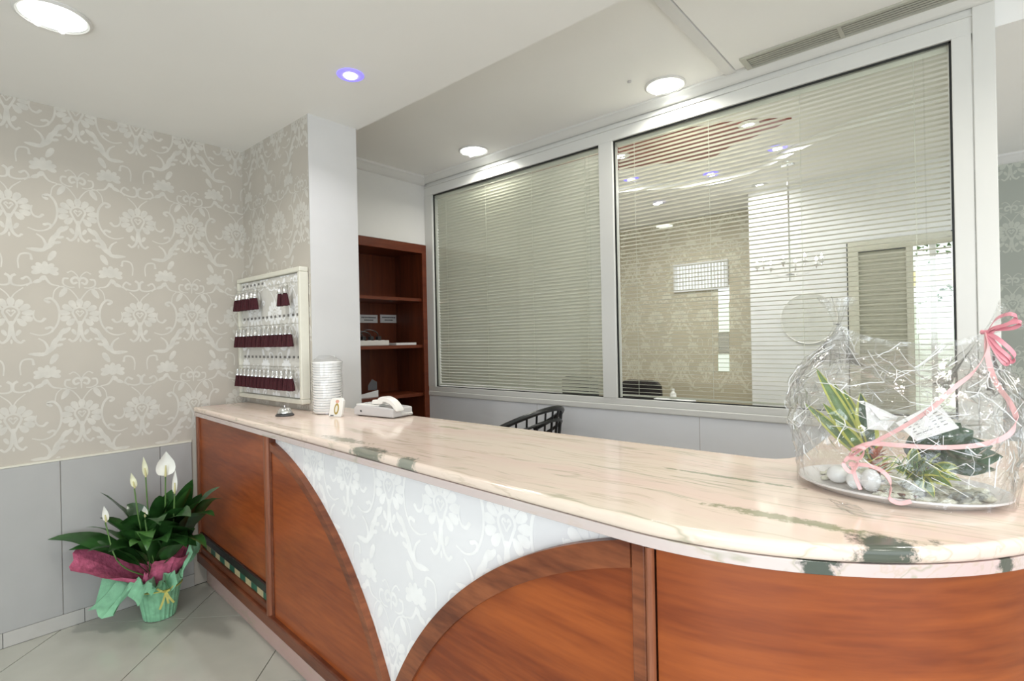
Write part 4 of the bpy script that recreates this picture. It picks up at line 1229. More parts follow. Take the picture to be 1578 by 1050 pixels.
d.build('door_frame', 'rattan', dr)
bx(DX0 + 0.07, xs - 0.02, YW - 0.026, YW - 0.016, DZ - 0.082, DZ - 0.07).build('blind_rail', 'gasket', dr)
bx(DX0 + 0.07, xs - 0.02, YW - 0.006, YW - 0.001, 0.1, DZ - 0.07).build('pane', 'rattan', dr)
z = 0.12
sm = MB().prism([(-0.012, 0.006), (0.0, 0.0), (0.002, 0.0005), (-0.010, 0.0065)], lambda u, v, h: (h, u, v), DX0 + 0.072, xs - 0.022)
first = None
while z < DZ - 0.09:
    o = sm.build('slat', 'rattan', dr) if first is None else first.copy()
    if first is None: first = o
    else: COL.objects.link(o)
    o.location = (0, YW - 0.012, z); z += 0.026
zq = [DZ - 0.07, at(1430, 417, 1, YW).z, at(1430, 440, 1, YW).z, at(1430, 469, 1, YW).z, 0.9]
M['reflection_white'] = emissive('reflected_street', (0.92, 0.97, 1.0), 0.85)  # glowing colours paint the street and awning mirrored in the glass
M['reflection_yellow'] = emissive('reflected_awning', (0.85, 0.70, 0.22), 0.9)
for k, mm in enumerate(('reflection_white', 'reflection_yellow', 'reflection_white', 'pane_green')):
    bx(xs + 0.021, DX1 - 0.031, YW - 0.010, YW - 0.002, zq[k + 1] + 0.001, zq[k]).build('pane', mm, dr)
xm = at(1438, 420, 1, YW).x
bx(xm - 0.018, xm + 0.018, YW - 0.02, YW - 0.0105, zq[4], zq[0]).build('glazing_bar', 'frame', dr)
lv = MB()
for k in range(34):
    x = rnd.uniform(xs + 0.03, DX1 - 0.04); zz = rnd.choice([rnd.uniform(zq[1], zq[0]), rnd.uniform(zq[3], zq[2])])
    r_ = rnd.uniform(0.008, 0.02); an = rnd.uniform(0, pi)
    lv.prism([(x + r_ * cos(an + w_) * (1 if i % 2 == 0 else .5), min(zq[0] - 0.002, zz + r_ * sin(an + w_) * (1 if i % 2 == 0 else .5))) for i, w_ in enumerate([k2 * pi / 3 for k2 in range(6)])], lambda u, v, h: (u, h, v), YW - 0.0118, YW - 0.0103)
lv.build('reflected_leaf', 'foliage', dr, kind='stuff')  # flat shapes painting the foliage of that reflection


def dining_chair(px0, px1, pyt, Y, rz, label):
    a = at(px0, pyt, 1, Y); b = at(px1, pyt, 1, Y)
    cxx = (a.x + b.x) / 2; w = 0.42; h = a.z
    t = bpy.data.objects.new('dining_chair', None); COL.objects.link(t); t.location = (cxx, Y, 0); t.rotation_euler = (0, 0, rz)
    tag(t, label, 'chair', 'black dining chairs in the lounge')
    pl = [(-w / 2, 0.45), (w / 2, 0.45), (w / 2, h - 0.05), (w / 2 - 0.04, h - 0.008), (w / 2 - 0.09, h), (-w / 2 + 0.09, h), (-w / 2 + 0.04, h - 0.008), (-w / 2, h - 0.05)]
    MB().prism(pl, lambda x, z, k: (x, k - (z - 0.45) * 0.1, z), -0.03, 0.03).build('backrest', 'sofa', t, bevel=0.012)
    bx(-w / 2, w / 2, 0.0, 0.43, 0.40, 0.48).build('seat', 'sofa', t, bevel=0.015)
    for sx in (-1, 1):
        for yy in (0.02, 0.40):
            MB().tube([(sx * (w / 2 - 0.03), yy, 0.402), (sx * (w / 2 - 0.025), yy, 0.001)], 0.018, 8, 0.013).build('leg', 'blackwood', t)
    return t


dining_chair(958, 1027, 584, 4.75, 0.0, 'black leather dining chair seen through the right pane')
dining_chair(862, 934, 578, 4.80, 0.1, 'black leather dining chair seen through the left pane, right one')
dining_chair(800, 845, 572, 4.95, 0.9, 'black leather dining chair seen through the left pane, left one')
# small table with a white bottle between the chairs and the white wall
c = at(1039, 612, 1, 4.25)
t = thing('side_table', 'small pale round table by the lounge chairs', 'table', (c.x, 4.25, 0))
tz = c.z - 0.02
MB().lathe([(0.05, -0.02), (0.17, -0.02), (0.175, -0.012), (0.17, 0.0), (0.05, 0.0)], (c.x, 4.25, tz), 32).build('top', 'paint', t, smooth=True)
MB().lathe([(0.17, 0.001), (0.165, 0.015), (0.03, 0.03), (0.025, tz - 0.02)], (c.x, 4.25, 0), 24).build('pedestal', 'chrome', t, smooth=True)
tag(MB().lathe([(0.024, 0), (0.026, 0.01), (0.025, 0.05), (0.012, 0.065), (0.011, 0.08), (0.013, 0.083), (0.012, 0.09)], (c.x, 4.23, tz + 0.0005), 16).build('bottle', 'white_plastic', smooth=True), 'tiny white bottle on the lounge table', 'bottle')

# ================================================================== PEACE LILY in tissue paper, standing on the floor
PC = Vector((-3.40, 0.905, 0.0))
lily = thing('peace_lily', 'potted peace lily with white flowers wrapped in pink and mint tissue on the floor', 'plant', PC)
TV = Vector((0.966, -0.26, 0)); SV = Vector((0.26, 0.966, 0))          # towards the viewer, to the right


def lpt(x, y, d):
    p = atd(x, y, d)
    if p.x < -3.625:
        p = atd(x, y, d * (3.625 / -p.x))
    if p.y > 1.14:
        k = 1.14 / p.y; p = Vector((p.x * k, 1.14, CH + (p.z - CH) * k))
    return p


MB().lathe([(0.068, 0.001), (0.072, 0.003), (0.095, 0.17), (0.100, 0.175), (0.100, 0.190), (0.090, 0.190), (0.088, 0.165)], PC, 28).build('pot', 'soil', lily, smooth=True)


def wrap(name, mat, rim_pts, r_in, z_in, r_bot, z_bot, seed, crumple, nseg=72, lev=9):
    """tissue skirt: rim_pts = list of (angle deg, radius, height); angle 0 = viewer's right, 90 = towards the viewer"""
    rim_pts = sorted(rim_pts); v = []; f = []

    def rim_at(an):
        an %= 360
        P_ = [(a - 360, r, z) for a, r, z in rim_pts[-2:]] + rim_pts + [(a + 360, r, z) for a, r, z in rim_pts[:2]]
        for i in range(len(P_) - 1):
            if P_[i][0] <= an < P_[i + 1][0]:
                q = (an - P_[i][0]) / (P_[i + 1][0] - P_[i][0]); q = q * q * (3 - 2 * q) * 0.6 + q * 0.4
                return P_[i][1] + (P_[i + 1][1] - P_[i][1]) * q, P_[i][2] + (P_[i + 1][2] - P_[i][2]) * q
        return rim_pts[0][1:]
    levels = ([(0, 0)] if r_bot else []) + [(1, k / lev) for k in range(lev + 1)]
    for kind_, q in levels:
        for k in range(nseg):
            an = 360 * k / nseg; ca, sa = cos(radians(an)), sin(radians(an))
            if kind_ == 0:
                r, z = r_bot, z_bot
            else:
                rr, zz = rim_at(an)
                r = r_in + (rr - r_in) * q ** 1.2; z = z_in + (zz - z_in) * q ** 0.9
                # paper falls over in a soft arch when its edge hangs lower than the waist
                if zz < z_in + 0.05: z += 0.10 * sin(pi * q) * (1 - 0.4 * q)
                nz = noise.noise(Vector((ca * 2.2 + seed, sa * 2.2, q * 2.0))) + 0.5 * noise.noise(Vector((ca * 7 + seed, sa * 7, q * 3)))
                r += nz * crumple * q; z += noise.noise(Vector((ca * 5, sa * 5 + seed, q * 2.5))) * crumple * q
            wav = 1 + 0.03 * sin(an * 0.21 * 2 + seed)
            p = PC + (SV * ca + TV * sa) * r * wav + Vector((0, 0, z))
            p.x = max(p.x, -3.635); p.y = min(p.y, 1.145); p.z = max(p.z, 0.004)
            v.append(p)
    n = nseg
    for j in range(len(levels) - 1):
        for k in range(n):
            f.append((j * n + k, j * n + (k + 1) % n, (j + 1) * n + (k + 1) % n, (j + 1) * n + k))
    return MB().add(v, f).build(name, mat, lily, smooth=True, fixn=False)


wrap('mint_paper', 'tissue_green', [(0, .17, .36), (22, .19, .42), (45, .16, .26), (68, .16, .19), (88, .17, .23), (105, .19, .20), (122, .17, .15), (140, .15, .21), (156, .22, .12), (168, .27, .07), (180, .29, .13), (196, .25, .24), (225, .2, .27), (270, .2, .30), (320, .2, .33)], 0.102, 0.168, 0.074, 0.003, 1.3, 0.060)
wrap('pink_paper', 'tissue_pink', [(0, .15, .40), (28, .15, .35), (48, .17, .34), (70, .17, .37), (95, .17, .36), (112, .12, .27), (125, .10, .20), (142, .13, .26), (158, .26, .31), (174, .38, .38), (190, .36, .43), (205, .24, .40), (230, .2, .36), (270, .2, .36), (320, .2, .40)], 0.090, 0.186, 0, 0, 5.1, 0.022)
MB().tube([PC + (SV * cos(a) + TV * sin(a)) * 0.108 + Vector((0, 0, 0.172)) for a in [2 * pi * k / 30 for k in range(31)]], 0.0035, 5).build('raffia_tie', 'raffia', lily)
bw = PC + TV * 0.118 + SV * 0.03 + Vector((0, 0, 0.168))
for k, (a_, l_) in enumerate(((40, .06), (140, .055), (-60, .07), (-110, .085), (-80, .06))):
    dd = SV * cos(radians(a_)) + Vector((0, 0, sin(radians(a_))))
    MB().strip(crom([bw, bw + dd * l_ * 0.5 + TV * 0.02, bw + dd * l_ + TV * 0.012], 4), 0.005, lambda i, dd=dd: TV.cross(dd)).build('raffia_end', 'raffia', lily)


def leaf(name, mat, B, T, w, arch, parent, side=None, n=10, fold=0.25, tip=1.0, wave=0.0, edge=None, updir=Vector((0, 0, 1))):
    B = Vector(B); T = Vector(T); v = []; f = []; ev = []
    mid = (B + T) / 2 + updir * arch
    pts = [(B * (1 - t) ** 2 + mid * 2 * t * (1 - t) + T * t * t) for t in [i / n for i in range(n + 1)]]
    for i, p in enumerate(pts):
        t = i / n
        tg = (pts[min(i + 1, n)] - pts[max(i - 1, 0)]).normalized()
        sd = tg.cross(updir) if side is None else Vector(side)
        sd = (sd - tg * sd.dot(tg))
        sd = sd.normalized() if sd.length > 1e-4 else Vector((1, 0, 0))
        nm_ = sd.cross(tg)
        # petiole, then blade
        ww = w * (0.05 if t < 0.18 else max(0.02, sin(pi * min(1, ((t - 0.15) / 0.85)) ** 0.8) ** 0.8))
        wv = wave * sin(t * 14) * ww
        for q in (-1, -0.5, 0, 0.5, 1):
            v.append(p + sd * ww * q + nm_ * (fold * ww * abs(q) + wv * q))
    for i in range(n):
        for k in range(4):
            f.append((i * 5 + k, i * 5 + k + 1, i * 5 + k + 6, i * 5 + k + 5))
    o = MB().add(v, f).build(name, mat, parent, smooth=True, fixn=False)
    if edge:
        # coloured margin: the outer strips only, lifted a hair above the blade
        e = []
        fe = []
        for i in range(n + 1):
            for (k0, k1) in ((0, 1), (4, 3)):
                p0 = Vector(v[i * 5 + k0]); p1 = Vector(v[i * 5 + k1]); up = Vector((0, -0.0008, 0.0008))
                e += [p0 + up, p0 + (p1 - p0) * 0.75 + up]
        for i in range(n):
            for k in (0, 2):
                fe.append((i * 4 + k, i * 4 + k + 1, i * 4 + k + 5, i * 4 + k + 4))
        MB().add(e, fe).build('leaf_margin', edge, o, smooth=True, fixn=False)
    return o


CR = PC + Vector((0, 0, 0.20))
# (tip px, tip py, depth, half width, arch, light)
LV = [(88, 832, 2.78, .040, .10, 0), (104, 846, 2.74, .030, .10, 0), (128, 818, 2.80, .030, .12, 1), (146, 757, 2.84, .055, .12, 0), (150, 800, 2.80, .045, .14, 0), (125, 850, 2.70, .035, .16, 0), (163, 842, 2.62, .040, .16, 0),
      (195, 800, 2.80, .045, .15, 0), (205, 838, 2.66, .042, .18, 1), (230, 842, 2.62, .040, .20, 1), (238, 762, 2.85, .045, .10, 0), (258, 765, 2.78, .050, .10, 0), (268, 800, 2.62, .050, .16, 0), (222, 790, 2.70, .042, .12, 0),
      (302, 735, 2.86, .045, .08, 0), (297, 748, 2.80, .045, .08, 1), (345, 748, 2.80, .042, .12, 0), (338, 762, 2.74, .038, .12, 1), (325, 770, 2.70, .050, .14, 0), (330, 790, 2.66, .048, .16, 0), (310, 815, 2.62, .050, .16, 0), (322, 838, 2.60, .045, .20, 0),
      (285, 775, 2.70, .050, .14, 0), (300, 832, 2.60, .042, .18, 0), (262, 822, 2.62, .048, .18, 0), (283, 832, 2.62, .045, .18, 0), (245, 815, 2.62, .048, .16, 0), (180, 815, 2.68, .042, .15, 0), (215, 826, 2.62, .045, .16, 0), (296, 790, 2.62, .05, .15, 0),
      (275, 742, 2.95, .05, .1, 0), (318, 752, 2.9, .045, .1, 0), (190, 775, 2.9, .045, .1, 0)]
for k, (x, y, d_, w, ar, li) in enumerate(LV):
    T = lpt(x, y, d_)
    B = CR + Vector((rnd.uniform(-.04, .04), rnd.uniform(-.04, .04), rnd.uniform(-.01, .02)))
    ar *= rnd.uniform(0.7, 1.5); T = T + Vector((rnd.uniform(0, .05), rnd.uniform(-.04, .02), rnd.uniform(-.03, .02)))
    T.x = max(T.x, -3.62)
    leaf('leaf', 'leaf_light' if li else 'leaf', B, T, w * 1.35, ar * 1.3, lily, n=12, fold=rnd.uniform(.05, .3), wave=0.09, side=Vector((T - B)).cross(Vector((rnd.uniform(-.5, .5), rnd.uniform(-.5, .5), 1))))
# flowers: spathe, spadix, stem
FL = [(256, 696, 734, 255, 2.80, .044, 'spathe', 790), (202, 729, 752, 208, 2.78, .014, 'spathe_cream', 800), (221, 704, 735, 225, 2.82, .013, 'spathe_cream', 800), (270, 724, 760, 269, 2.74, .012, 'spathe', 810), (160, 780, 804, 164, 2.72, .014, 'spathe', 850), (222, 780, 796, 224, 2.72, .013, 'spathe', 820)]
for (tx, ty, by, bxx, d_, w, mt, sy) in FL:
    T = lpt(tx, ty, d_); B = lpt(bxx, by, d_)
    st = crom([CR + Vector((0.01, 0, 0)), lpt(bxx + (250 - bxx) * 0.25, sy + 20, d_), lpt(bxx, by + 8, d_), B], 6)
    fl = MB().tube(st, 0.004, 6, 0.003).build('flower_stem', 'stem', lily, smooth=True)
    v = []; f = []; n = 12
    for i in range(n + 1):
        t_ = i / n; ww = w * (sin(pi * t_ ** 0.62) ** 0.75 if 0 < t_ < 1 else 0.02) * (1.0 if t_ < 0.6 else max(0.05, 1 - (t_ - 0.6) * 0.9))
        p = B + (T - B) * t_
        for q in (-1, -.6, 0, .6, 1):
            v.append(p + SV * ww * q + TV * (0.35 * ww * (q * q) - 0.01 * sin(pi * t_)))
    for i in range(n):
        for k in range(4): f.append((i * 5 + k, i * 5 + k + 1, i * 5 + k + 6, i * 5 + k + 5))
    MB().add(v, f).build('spathe', mt, fl, smooth=True, fixn=False)
    MB().tube([B + TV * 0.008, B + (T - B) * 0.30 + TV * 0.012, B + (T - B) * 0.45 + TV * 0.012], 0.006 if w > .03 else 0.005, 8, 0.003).build('spadix', 'spadix', fl, smooth=True)

# ================================================================== GIFT ARRANGEMENT in cellophane on the counter
TC = Vector((-0.140, 1.53, ZTT)); TA, TB = 0.205, 0.155
tray = MB().lathe([(0.80, 0.0), (0.86, 0.001), (0.965, 0.013), (1.0, 0.016), (1.0, 0.0205), (0.955, 0.0195), (0.84, 0.007), (0.0, 0.0065)], (0, 0, 0), 64, close=False)
tray.v = [(TC.x + x * TA, TC.y + y * TB, TC.z + z) for x, y, z in tray.v]
tray.f.append(tuple(range(63, -1, -1)))
tag(tray.build('oval_tray', 'tray', smooth=True), 'white oval ceramic tray under the cellophane gift on the counter', 'tray')
TZ = ZTT + 0.0075


def inside(p, k=0.9):
    return ((p.x - TC.x) / (TA * k)) ** 2 + ((p.y - TC.y) / (TB * k)) ** 2 < 1


# moss and clear pebbles filling the tray
ms = MB()
for k in range(260):
    a_ = rnd.uniform(0, 2 * pi); r_ = sqrt(rnd.random()) * 0.80
    x = TC.x + TA * r_ * cos(a_); y = TC.y + TB * r_ * sin(a_)
    if (x < -0.17 and y < 1.50): continue
    s_ = rnd.uniform(0.006, 0.014)
    ms.ellipsoid((x, y, TZ + s_ * 0.5), (s_ * rnd.uniform(.8, 1.4), s_ * rnd.uniform(.8, 1.4), s_ * 0.55), 6, 4)
tag(ms.build('moss_bed', 'moss', smooth=True), 'pale moss and gravel spread over the tray', 'moss', kind='stuff')
for k, (x, y, rr_, lab) in enumerate(((1289, 742, (.024, .022, .021), 'white egg-shaped stone at the left end of the tray'), (1323, 746, (.018, .019, .021), 'smaller white stone between the two bigger ones on the tray'), (1342, 738, (.020, .020, .026), 'tall white stone beside the pink ribbon on the tray'))):
    q_ = [Vector((-0.252, 1.492, 0)), Vector((-0.212, 1.458, 0)), Vector((-0.180, 1.452, 0))][k]
    tag(MB().ellipsoid((q_.x, q_.y, TZ + rr_[2] + 0.001), rr_, 20, 12).build('white_stone', 'stone_white', smooth=True), lab, 'stone', 'white stones on the tray')
for k, (x, y) in enumerate(((-0.03, 1.45), (0.0, 1.475), (-0.055, 1.43), (-0.02, 1.425 + .02), (0.015, 1.50))):
    s_ = 0.014 + 0.003 * (k % 2)
    tag(MB().ellipsoid((x, y, TZ + s_ * .6 + 0.008), (s_ * 1.2, s_, s_ * 0.6), 12, 8).build('glass_pebble', 'sleeve', smooth=True), ['clear glass pebble second from the right on the tray', 'clear glass pebble in the middle of the pebble row', 'clear glass pebble nearest the front rim of the tray', 'small clear glass pebble tucked behind the front one', 'clear glass pebble at the right end of the tray'][k], 'pebble', 'glass pebbles on the tray')

# variegated dracaena on the left
dr_ = thing('dracaena', 'upright variegated dracaena with yellow-edged leaves at the left of the gift', 'plant', (-0.19, 1.55, TZ))
D0 = Vector((-0.185, 1.555, TZ + 0.03))
for (x, y, Y, w, ar) in ((1256, 566, 1.57, .016, .01), (1240, 622, 1.53, .014, .01), (1268, 622, 1.50, .015, .02), (1326, 606, 1.60, .024, .0), (1300, 600, 1.62, .018, .0), (1290, 650, 1.47, .014, .02), (1285, 590, 1.60, .016, .0)):
    leaf('leaf', 'leaf_mid' if w < .02 else 'leaf_dark', D0, at(x, y, 1, Y), w, ar, dr_, side=(1, 0.2, 0.3), n=10, fold=0.2, edge='leaf_yellow')
MB().tube([(D0.x, D0.y, TZ + 0.001), D0 + Vector((0, 0, 0.02))], 0.008, 8).build('stem', 'twig', dr_)
# dark glossy broadleaf plant on the right
bl = thing('broadleaf_plant', 'dark glossy broad-leaved plant at the right of the gift', 'plant', (-0.075, 1.57, TZ))
B0 = Vector((-0.085, 1.57, TZ + 0.05))
for (x, y, Y, w, ar) in ((1546, 704, 1.56, .026, .02), (1536, 724, 1.50, .024, .02), (1530, 688, 1.60, .026, .02), (1480, 652, 1.56, .026, .02), (1440, 648, 1.58, .026, .02), (1412, 662, 1.57, .024, .01), (1500, 664, 1.60, .026, .02), (1500, 712, 1.48, .026, .03), (1470, 700, 1.48, .026, .03), (1430, 690, 1.50, .026, .03), (1462, 676, 1.54, .026, .02), (1396, 690, 1.52, .022, .02)):
    leaf('leaf', 'leaf_dark', B0, at(x, y, 1, Y), w * 1.35, ar, bl, side=(0.8, 0.2, -0.6), n=9, fold=0.18, wave=0.05)
MB().tube([(B0.x, B0.y, TZ + 0.001), B0], 0.007, 8).build('stem', 'twig', bl)
# low yellow-edged plant in front
yp = thing('trailing_plant', 'low green plant with arching yellow-edged leaves at the front of the gift', 'plant', (-0.10, 1.47, TZ))
Y0 = Vector((-0.105, 1.49, TZ + 0.03))
for (x, y, Y, w, ar) in ((1398, 716, 1.45, .014, .03), (1420, 756, 1.42, .015, .03), (1440, 768, 1.41, .014, .035), (1468, 752, 1.42, .013, .03), (1482, 742, 1.44, .012, .03), (1450, 700, 1.46, .014, .025), (1425, 705, 1.45, .015, .03), (1478, 722, 1.46, .014, .03), (1395, 742, 1.43, .013, .03), (1410, 690, 1.50, .013, .02), (1450, 735, 1.42, .015, .035), (1376, 724, 1.46, .012, .03)):
    T = at(x, y, 1, Y); T.z = max(T.z, TZ + 0.012)
    leaf('leaf', 'leaf_mid', Y0, T, w, ar, yp, side=(0.7, 0.1, 0.7), n=9, fold=0.2, edge='leaf_yellow')
for k in range(26):
    a_ = rnd.uniform(-0.9, 0.9); L_ = rnd.uniform(.05, .11)
    MB().tube(crom([Y0, Y0 + Vector((sin(a_) * L_ * .6, -0.015, L_ * .55)), Y0 + Vector((sin(a_) * L_ * 1.2, -0.05 * abs(cos(a_)), L_ * .35))], 4), 0.0011, 4).build('grass_blade', 'leaf_yellow' if k % 3 == 0 else 'leaf_mid', yp)
# russet bromeliad
br = thing('bromeliad', 'small russet red bromeliad beside the white envelope', 'plant', (-0.18, 1.50, TZ))
b0 = at(1352, 716, 1, 1.495); b0 = Vector((b0.x, 1.495, TZ + 0.004))
MB().tube([b0, b0 + Vector((0, 0, 0.045))], 0.006, 8).build('stem', 'twig', br)
for k in range(26):
    a_ = 2 * pi * k * 0.382; h = 0.025 + 0.055 * k / 26; l_ = 0.030 - 0.012 * k / 26
    p_ = b0 + Vector((0, 0, h))
    leaf('bract', 'bromeliad', p_, p_ + Vector((cos(a_) * l_, sin(a_) * l_, 0.012 + 0.01 * k / 26)), 0.006, 0.004, br, n=5)
for k in range(3):
    MB().tube([Vector((-0.165 + 0.03 * k, 1.435, TZ + 0.008)), Vector((-0.135 + 0.02 * k, 1.42, TZ + 0.012))], 0.003, 6).build('twig', 'twig', br)


# envelope and letter
def sheet(name, corners, Y, th, mat, parent=None):
    P_ = [at(x, y, 1, yy) for (x, y, yy) in corners]
    n_ = (P_[1] - P_[0]).cross(P_[2] - P_[0]).normalized() * th
    k = len(P_)
    v = [p - n_ for p in P_] + [p + n_ for p in P_]
    f = [tuple(range(k - 1, -1, -1)), tuple(range(k, 2 * k))] + [(i, (i + 1) % k, (i + 1) % k + k, i + k) for i in range(k)]
    return MB().add(v, f).build(name, mat, parent), P_


env = thing('envelope', 'white folded envelope tucked into the gift plants', 'envelope', at(1350, 668, 1, 1.49))
sheet('front', [(1333, 619, 1.50), (1384, 643, 1.50), (1366, 664, 1.487), (1337, 662, 1.487)], 0, 0.0006, 'paper_sheet', env)
sheet('flap', [(1333, 619, 1.502), (1384, 643, 1.502), (1356, 648, 1.484)], 0, 0.0005, 'paper_sheet', env)
let = thing('letter', 'white letter with grey handwriting lying on the gift plants', 'letter', at(1420, 672, 1, 1.48))
_, P_ = sheet('sheet', [(1380, 652, 1.475), (1444, 620, 1.52), (1478, 660, 1.50), (1412, 680, 1.46)], 0, 0.0005, 'paper_sheet', let)
nn = (P_[1] - P_[0]).cross(P_[3] - P_[0]).normalized()
if nn.y > 0: nn = -nn
for k in range(6):
    q0 = 0.16 + 0.12 * k
    a_ = P_[0] + (P_[3] - P_[0]) * q0; b_ = P_[1] + (P_[2] - P_[1]) * q0
    for j in range(5):
        s0 = 0.12 + 0.16 * j; s1 = s0 + rnd.uniform(.06, .13)
        MB().strip([a_ + (b_ - a_) * s0 + nn * 0.0012, a_ + (b_ - a_) * s1 + nn * 0.0012], 0.0007, lambda i: (P_[3] - P_[0]), 0.0002).build('writing', 'ink', let)

# cellophane: from the tray's rim up to a crest gathered at two knots
cel = thing('cellophane_wrap', 'clear crinkled cellophane gathered at two knots and tied with pink ribbon', 'wrapping', (TC.x, TC.y, ZT))
KL = at(1290, 500, 1, 1.55); KR = at(1521, 512, 1, 1.55)


def film(seed, shrink, amp):
    nA, nT = 84, 26; v = []; f = []
    so = Vector((seed * 3.1, seed * 1.7, seed * 2.3))
    xk = (KL.x + KR.x) / 2; hk = (KR.x - KL.x) / 2
    for j in range(nT + 1):
        t_ = j / nT
        for k in range(nA):
            a_ = 2 * pi * k / nA; ca, sa = cos(a_), sin(a_)
            g = min(1, max(0, (t_ - 0.50) / 0.50)); g = g * g * (3 - 2 * g)
            A = (0.208 + 0.022 * sin(pi * min(1, t_ / 0.8))) * shrink
            Bq = (0.158 + 0.012 * sin(pi * min(1, t_ / .8))) * shrink
            X = (TC.x + A * ca) * (1 - g) + (xk + hk * ca) * g
            Yv = TC.y + (Bq * (1 - g) + 0.014 * g) * sa + 0.02 * g
            cc = max(-1.2, min(1.2, (X - xk) / hk))
            zc = 1.455 + (0.5 * (KL.z + KR.z) - 1.455) * abs(cc) ** 2.2 + (KR.z - KL.z) * 0.5 * cc
            Z = ZT + 0.004 + (zc - ZT - 0.004) * (t_ ** 0.85)
            am = amp * (0.15 + sin(pi * min(1, t_ * 1.02)))
            q_ = Vector((X * 9, Yv * 9, Z * 9)) + so
            d1 = noise.noise(q_) + 0.8 * (0.35 - abs(noise.noise(q_ * 2.1 + Vector((3, 1, 7))))) * 2
            d2 = noise.noise(q_ * 1.2 + Vector((9, 4, 2))) + 0.8 * (0.35 - abs(noise.noise(q_ * 2.4))) * 2
            # pleats running up to the knots
            pl = 0.45 * sin(a_ * 13 + seed + 3 * noise.noise(q_)) * t_
            v.append((X + am * (d1 * 0.7 + pl * ca), Yv + am * (d2 + pl * sa), max(ZT + 0.003, Z + am * 0.6 * d2 * (t_ > 0.05))))
    for j in range(nT):
        for k in range(nA):
            k2 = (k + 1) % nA
            a_, b_, c_, d_ = j * nA + k, j * nA + k2, (j + 1) * nA + k2, (j + 1) * nA + k
            f += [(a_, b_, c_), (a_, c_, d_)] if (j * 7 + k * 3) % 5 > 1 else [(a_, b_, d_), (b_, c_, d_)]
    o = MB().add(v, f).build('film', 'cellophane', cel, fixn=False)
    # white strips laid along the film as painted glints
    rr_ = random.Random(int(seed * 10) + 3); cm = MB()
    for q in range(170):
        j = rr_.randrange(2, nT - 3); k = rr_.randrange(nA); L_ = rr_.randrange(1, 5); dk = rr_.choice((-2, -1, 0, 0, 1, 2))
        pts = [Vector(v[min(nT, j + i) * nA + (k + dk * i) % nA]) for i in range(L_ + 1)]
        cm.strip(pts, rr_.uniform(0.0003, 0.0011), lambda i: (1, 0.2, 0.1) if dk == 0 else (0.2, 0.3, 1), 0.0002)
    cm.build('fold', 'glint', cel, kind='stuff')
    return o


film(0, 1.0, 0.024)
film(4.0, 0.97, 0.026)


def ruffle(K, dirv, L_, r1, seed, n=44, m=9):
    dirv = Vector(dirv).normalized(); e1 = dirv.cross(Vector((0, 1, 0))).normalized(); e2 = dirv.cross(e1); v = []; f = []
    for j in range(m + 1):
        q = j / m
        for k in range(n):
            a_ = 2 * pi * k / n
            r_ = (0.007 + (r1 - 0.007) * q ** 1.1) * (1 + 0.45 * q * sin(a_ * 7 + seed + q * 2) + 0.3 * q * noise.noise(Vector((cos(a_) * 3, sin(a_) * 3, seed))))
            v.append(K + dirv * (L_ * q * (1 + 0.22 * noise.noise(Vector((cos(a_) * 2 + seed, sin(a_) * 2, 0))))) + (e1 * cos(a_) + e2 * sin(a_)) * r_)
    for j in range(m):
        for k in range(n): f.append((j * n + k, j * n + (k + 1) % n, (j + 1) * n + (k + 1) % n, (j + 1) * n + k))
    return MB().add(v, f).build('ruffle', 'cellophane', cel, fixn=False)


ruffle(KL, (0.0, 0, 1), 0.066, 0.034, 1.0)
ruffle(KL, (-0.05, 0, -1), 0.10, 0.050, 2.0)
ruffle(KR, (0.9, -0.1, 0.75), 0.06, 0.030, 3.0)
ruffle(KR, (-0.25, 0, -1), 0.14, 0.065, 4.0)
# loose corner of film standing out on the left and lying on the marble
for k, (pp, seed) in enumerate((([(1240, 680), (1222, 690), (1228, 712), (1243, 720)], 1), ([(1275, 768), (1300, 790), (1350, 800), (1320, 778)], 2))):
    Yk = 1.46 if k == 0 else 1.36
    P4 = [at(x, y, 1, Yk) if k == 0 else at(x, y, 2, ZT + 0.004) for x, y in pp]
    v = []; f = []; n = 8
    for i in range(n + 1):
        for j in range(n + 1):
            u_, w_ = i / n, j / n
            p_ = (P4[0] * (1 - u_) + P4[1] * u_) * (1 - w_) + (P4[3] * (1 - u_) + P4[2] * u_) * w_
            p_ = p_ + Vector((0, -0.5, 1)) * 0.006 * noise.noise(Vector((u_ * 4 + seed, w_ * 4, 0)))
            p_.z = max(p_.z, ZT + 0.002); v.append(p_)
    for i in range(n):
        for j in range(n): f.append((i * (n + 1) + j, (i + 1) * (n + 1) + j, (i + 1) * (n + 1) + j + 1, i * (n + 1) + j + 1))
    MB().add(v, f).build('film_corner', 'cellophane', cel, fixn=False)


def ribbon(pp, w, mat='ribbon', tw=(0.2, 0.5, 1.0)):
    pts = crom([at(x, y, 1, Y) for x, y, Y in pp], 6)
    return MB().strip(pts, w, lambda i: Vector(tw) + Vector((0.3 * sin(i * 0.25), 0, 0)), 0.0005).build('ribbon', mat, cel, smooth=True)


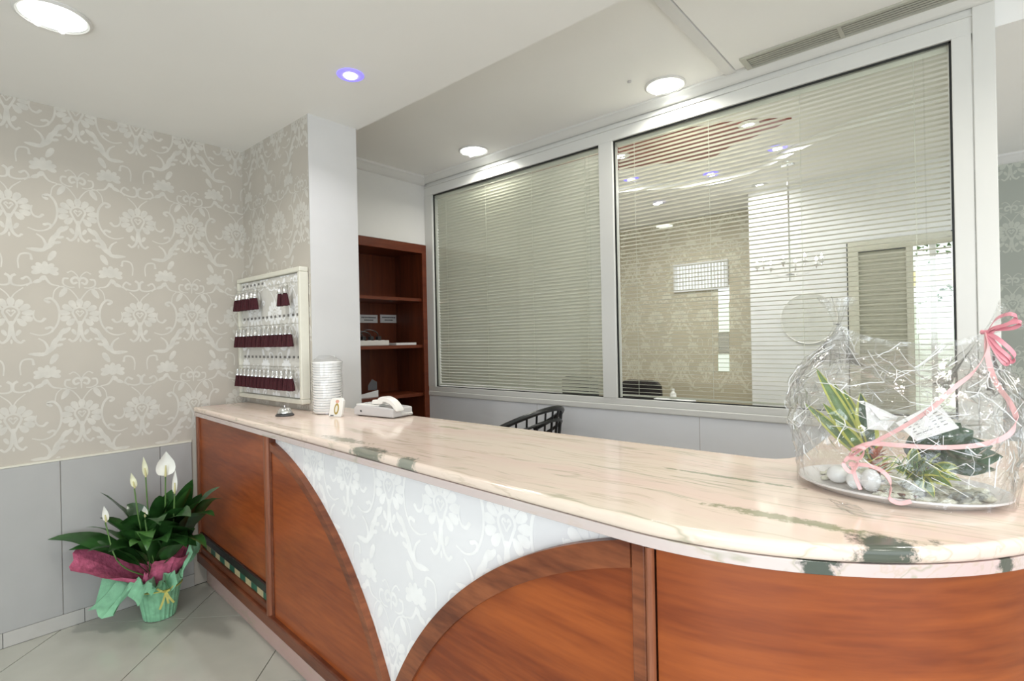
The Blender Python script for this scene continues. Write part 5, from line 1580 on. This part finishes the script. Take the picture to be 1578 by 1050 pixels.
ribbon([(1305, 708, 1.375), (1335, 688, 1.37), (1385, 662, 1.38), (1435, 630, 1.40), (1470, 598, 1.43), (1500, 574, 1.47), (1518, 545, 1.51), (1521, 513, 1.54)], 0.0042)
ribbon([(1521, 513, 1.54), (1522, 550, 1.52), (1535, 590, 1.49), (1556, 620, 1.46), (1566, 648, 1.44), (1552, 672, 1.42), (1510, 686, 1.40), (1450, 690, 1.385), (1390, 687, 1.375), (1340, 684, 1.37), (1312, 694, 1.372)], 0.0046)
ribbon([(1308, 702, 1.372), (1318, 690, 1.36), (1332, 692, 1.355), (1325, 706, 1.36), (1308, 706, 1.372)], 0.004)
ribbon([(1308, 704, 1.372), (1300, 716, 1.365), (1312, 728, 1.362), (1322, 712, 1.365), (1310, 704, 1.372)], 0.004)
ribbon([(1308, 716, 1.370), (1340, 718, 1.366), (1364, 730, 1.362), (1373, 748, 1.360), (1371, 768, 1.362), (1386, 776, 1.364), (1404, 773, 1.368)], 0.0042)
ribbon([(1312, 712, 1.372), (1318, 735, 1.368), (1326, 755, 1.366)], 0.0038)
# bow at the right knot
ribbon([(1521, 513, 1.54), (1535, 492, 1.53), (1556, 484, 1.52), (1566, 490, 1.52), (1552, 500, 1.52), (1530, 506, 1.53), (1521, 513, 1.54)], 0.0042, 'ribbon_dark')
ribbon([(1521, 513, 1.54), (1545, 502, 1.52), (1568, 496, 1.51), (1572, 500, 1.51), (1560, 506, 1.515), (1535, 508, 1.53), (1521, 513, 1.54)], 0.0044, 'ribbon_dark')
ribbon([(1521, 513, 1.54), (1540, 524, 1.52), (1562, 545, 1.51), (1560, 558, 1.51), (1545, 550, 1.515), (1530, 530, 1.53), (1521, 513, 1.54)], 0.0042, 'ribbon_dark')
ribbon([(1521, 513, 1.54), (1538, 535, 1.52), (1556, 552, 1.51), (1550, 562, 1.51), (1536, 545, 1.52), (1521, 515, 1.54)], 0.0036, 'ribbon_dark')
MB().tube([KR + Vector((0.009 * cos(a), 0.009 * sin(a), 0.002 * sin(3 * a))) for a in [2 * pi * k / 16 for k in range(17)]], 0.0035, 6).build('ribbon_knot', 'ribbon_dark', cel)
MB().tube([KL + Vector((0.008 * cos(a), 0.008 * sin(a), 0.0)) for a in [2 * pi * k / 16 for k in range(17)]], 0.002, 6).build('clear_tie', 'cellophane', cel)

for o in bpy.data.objects:
    if '_w' in o: del o['_w']
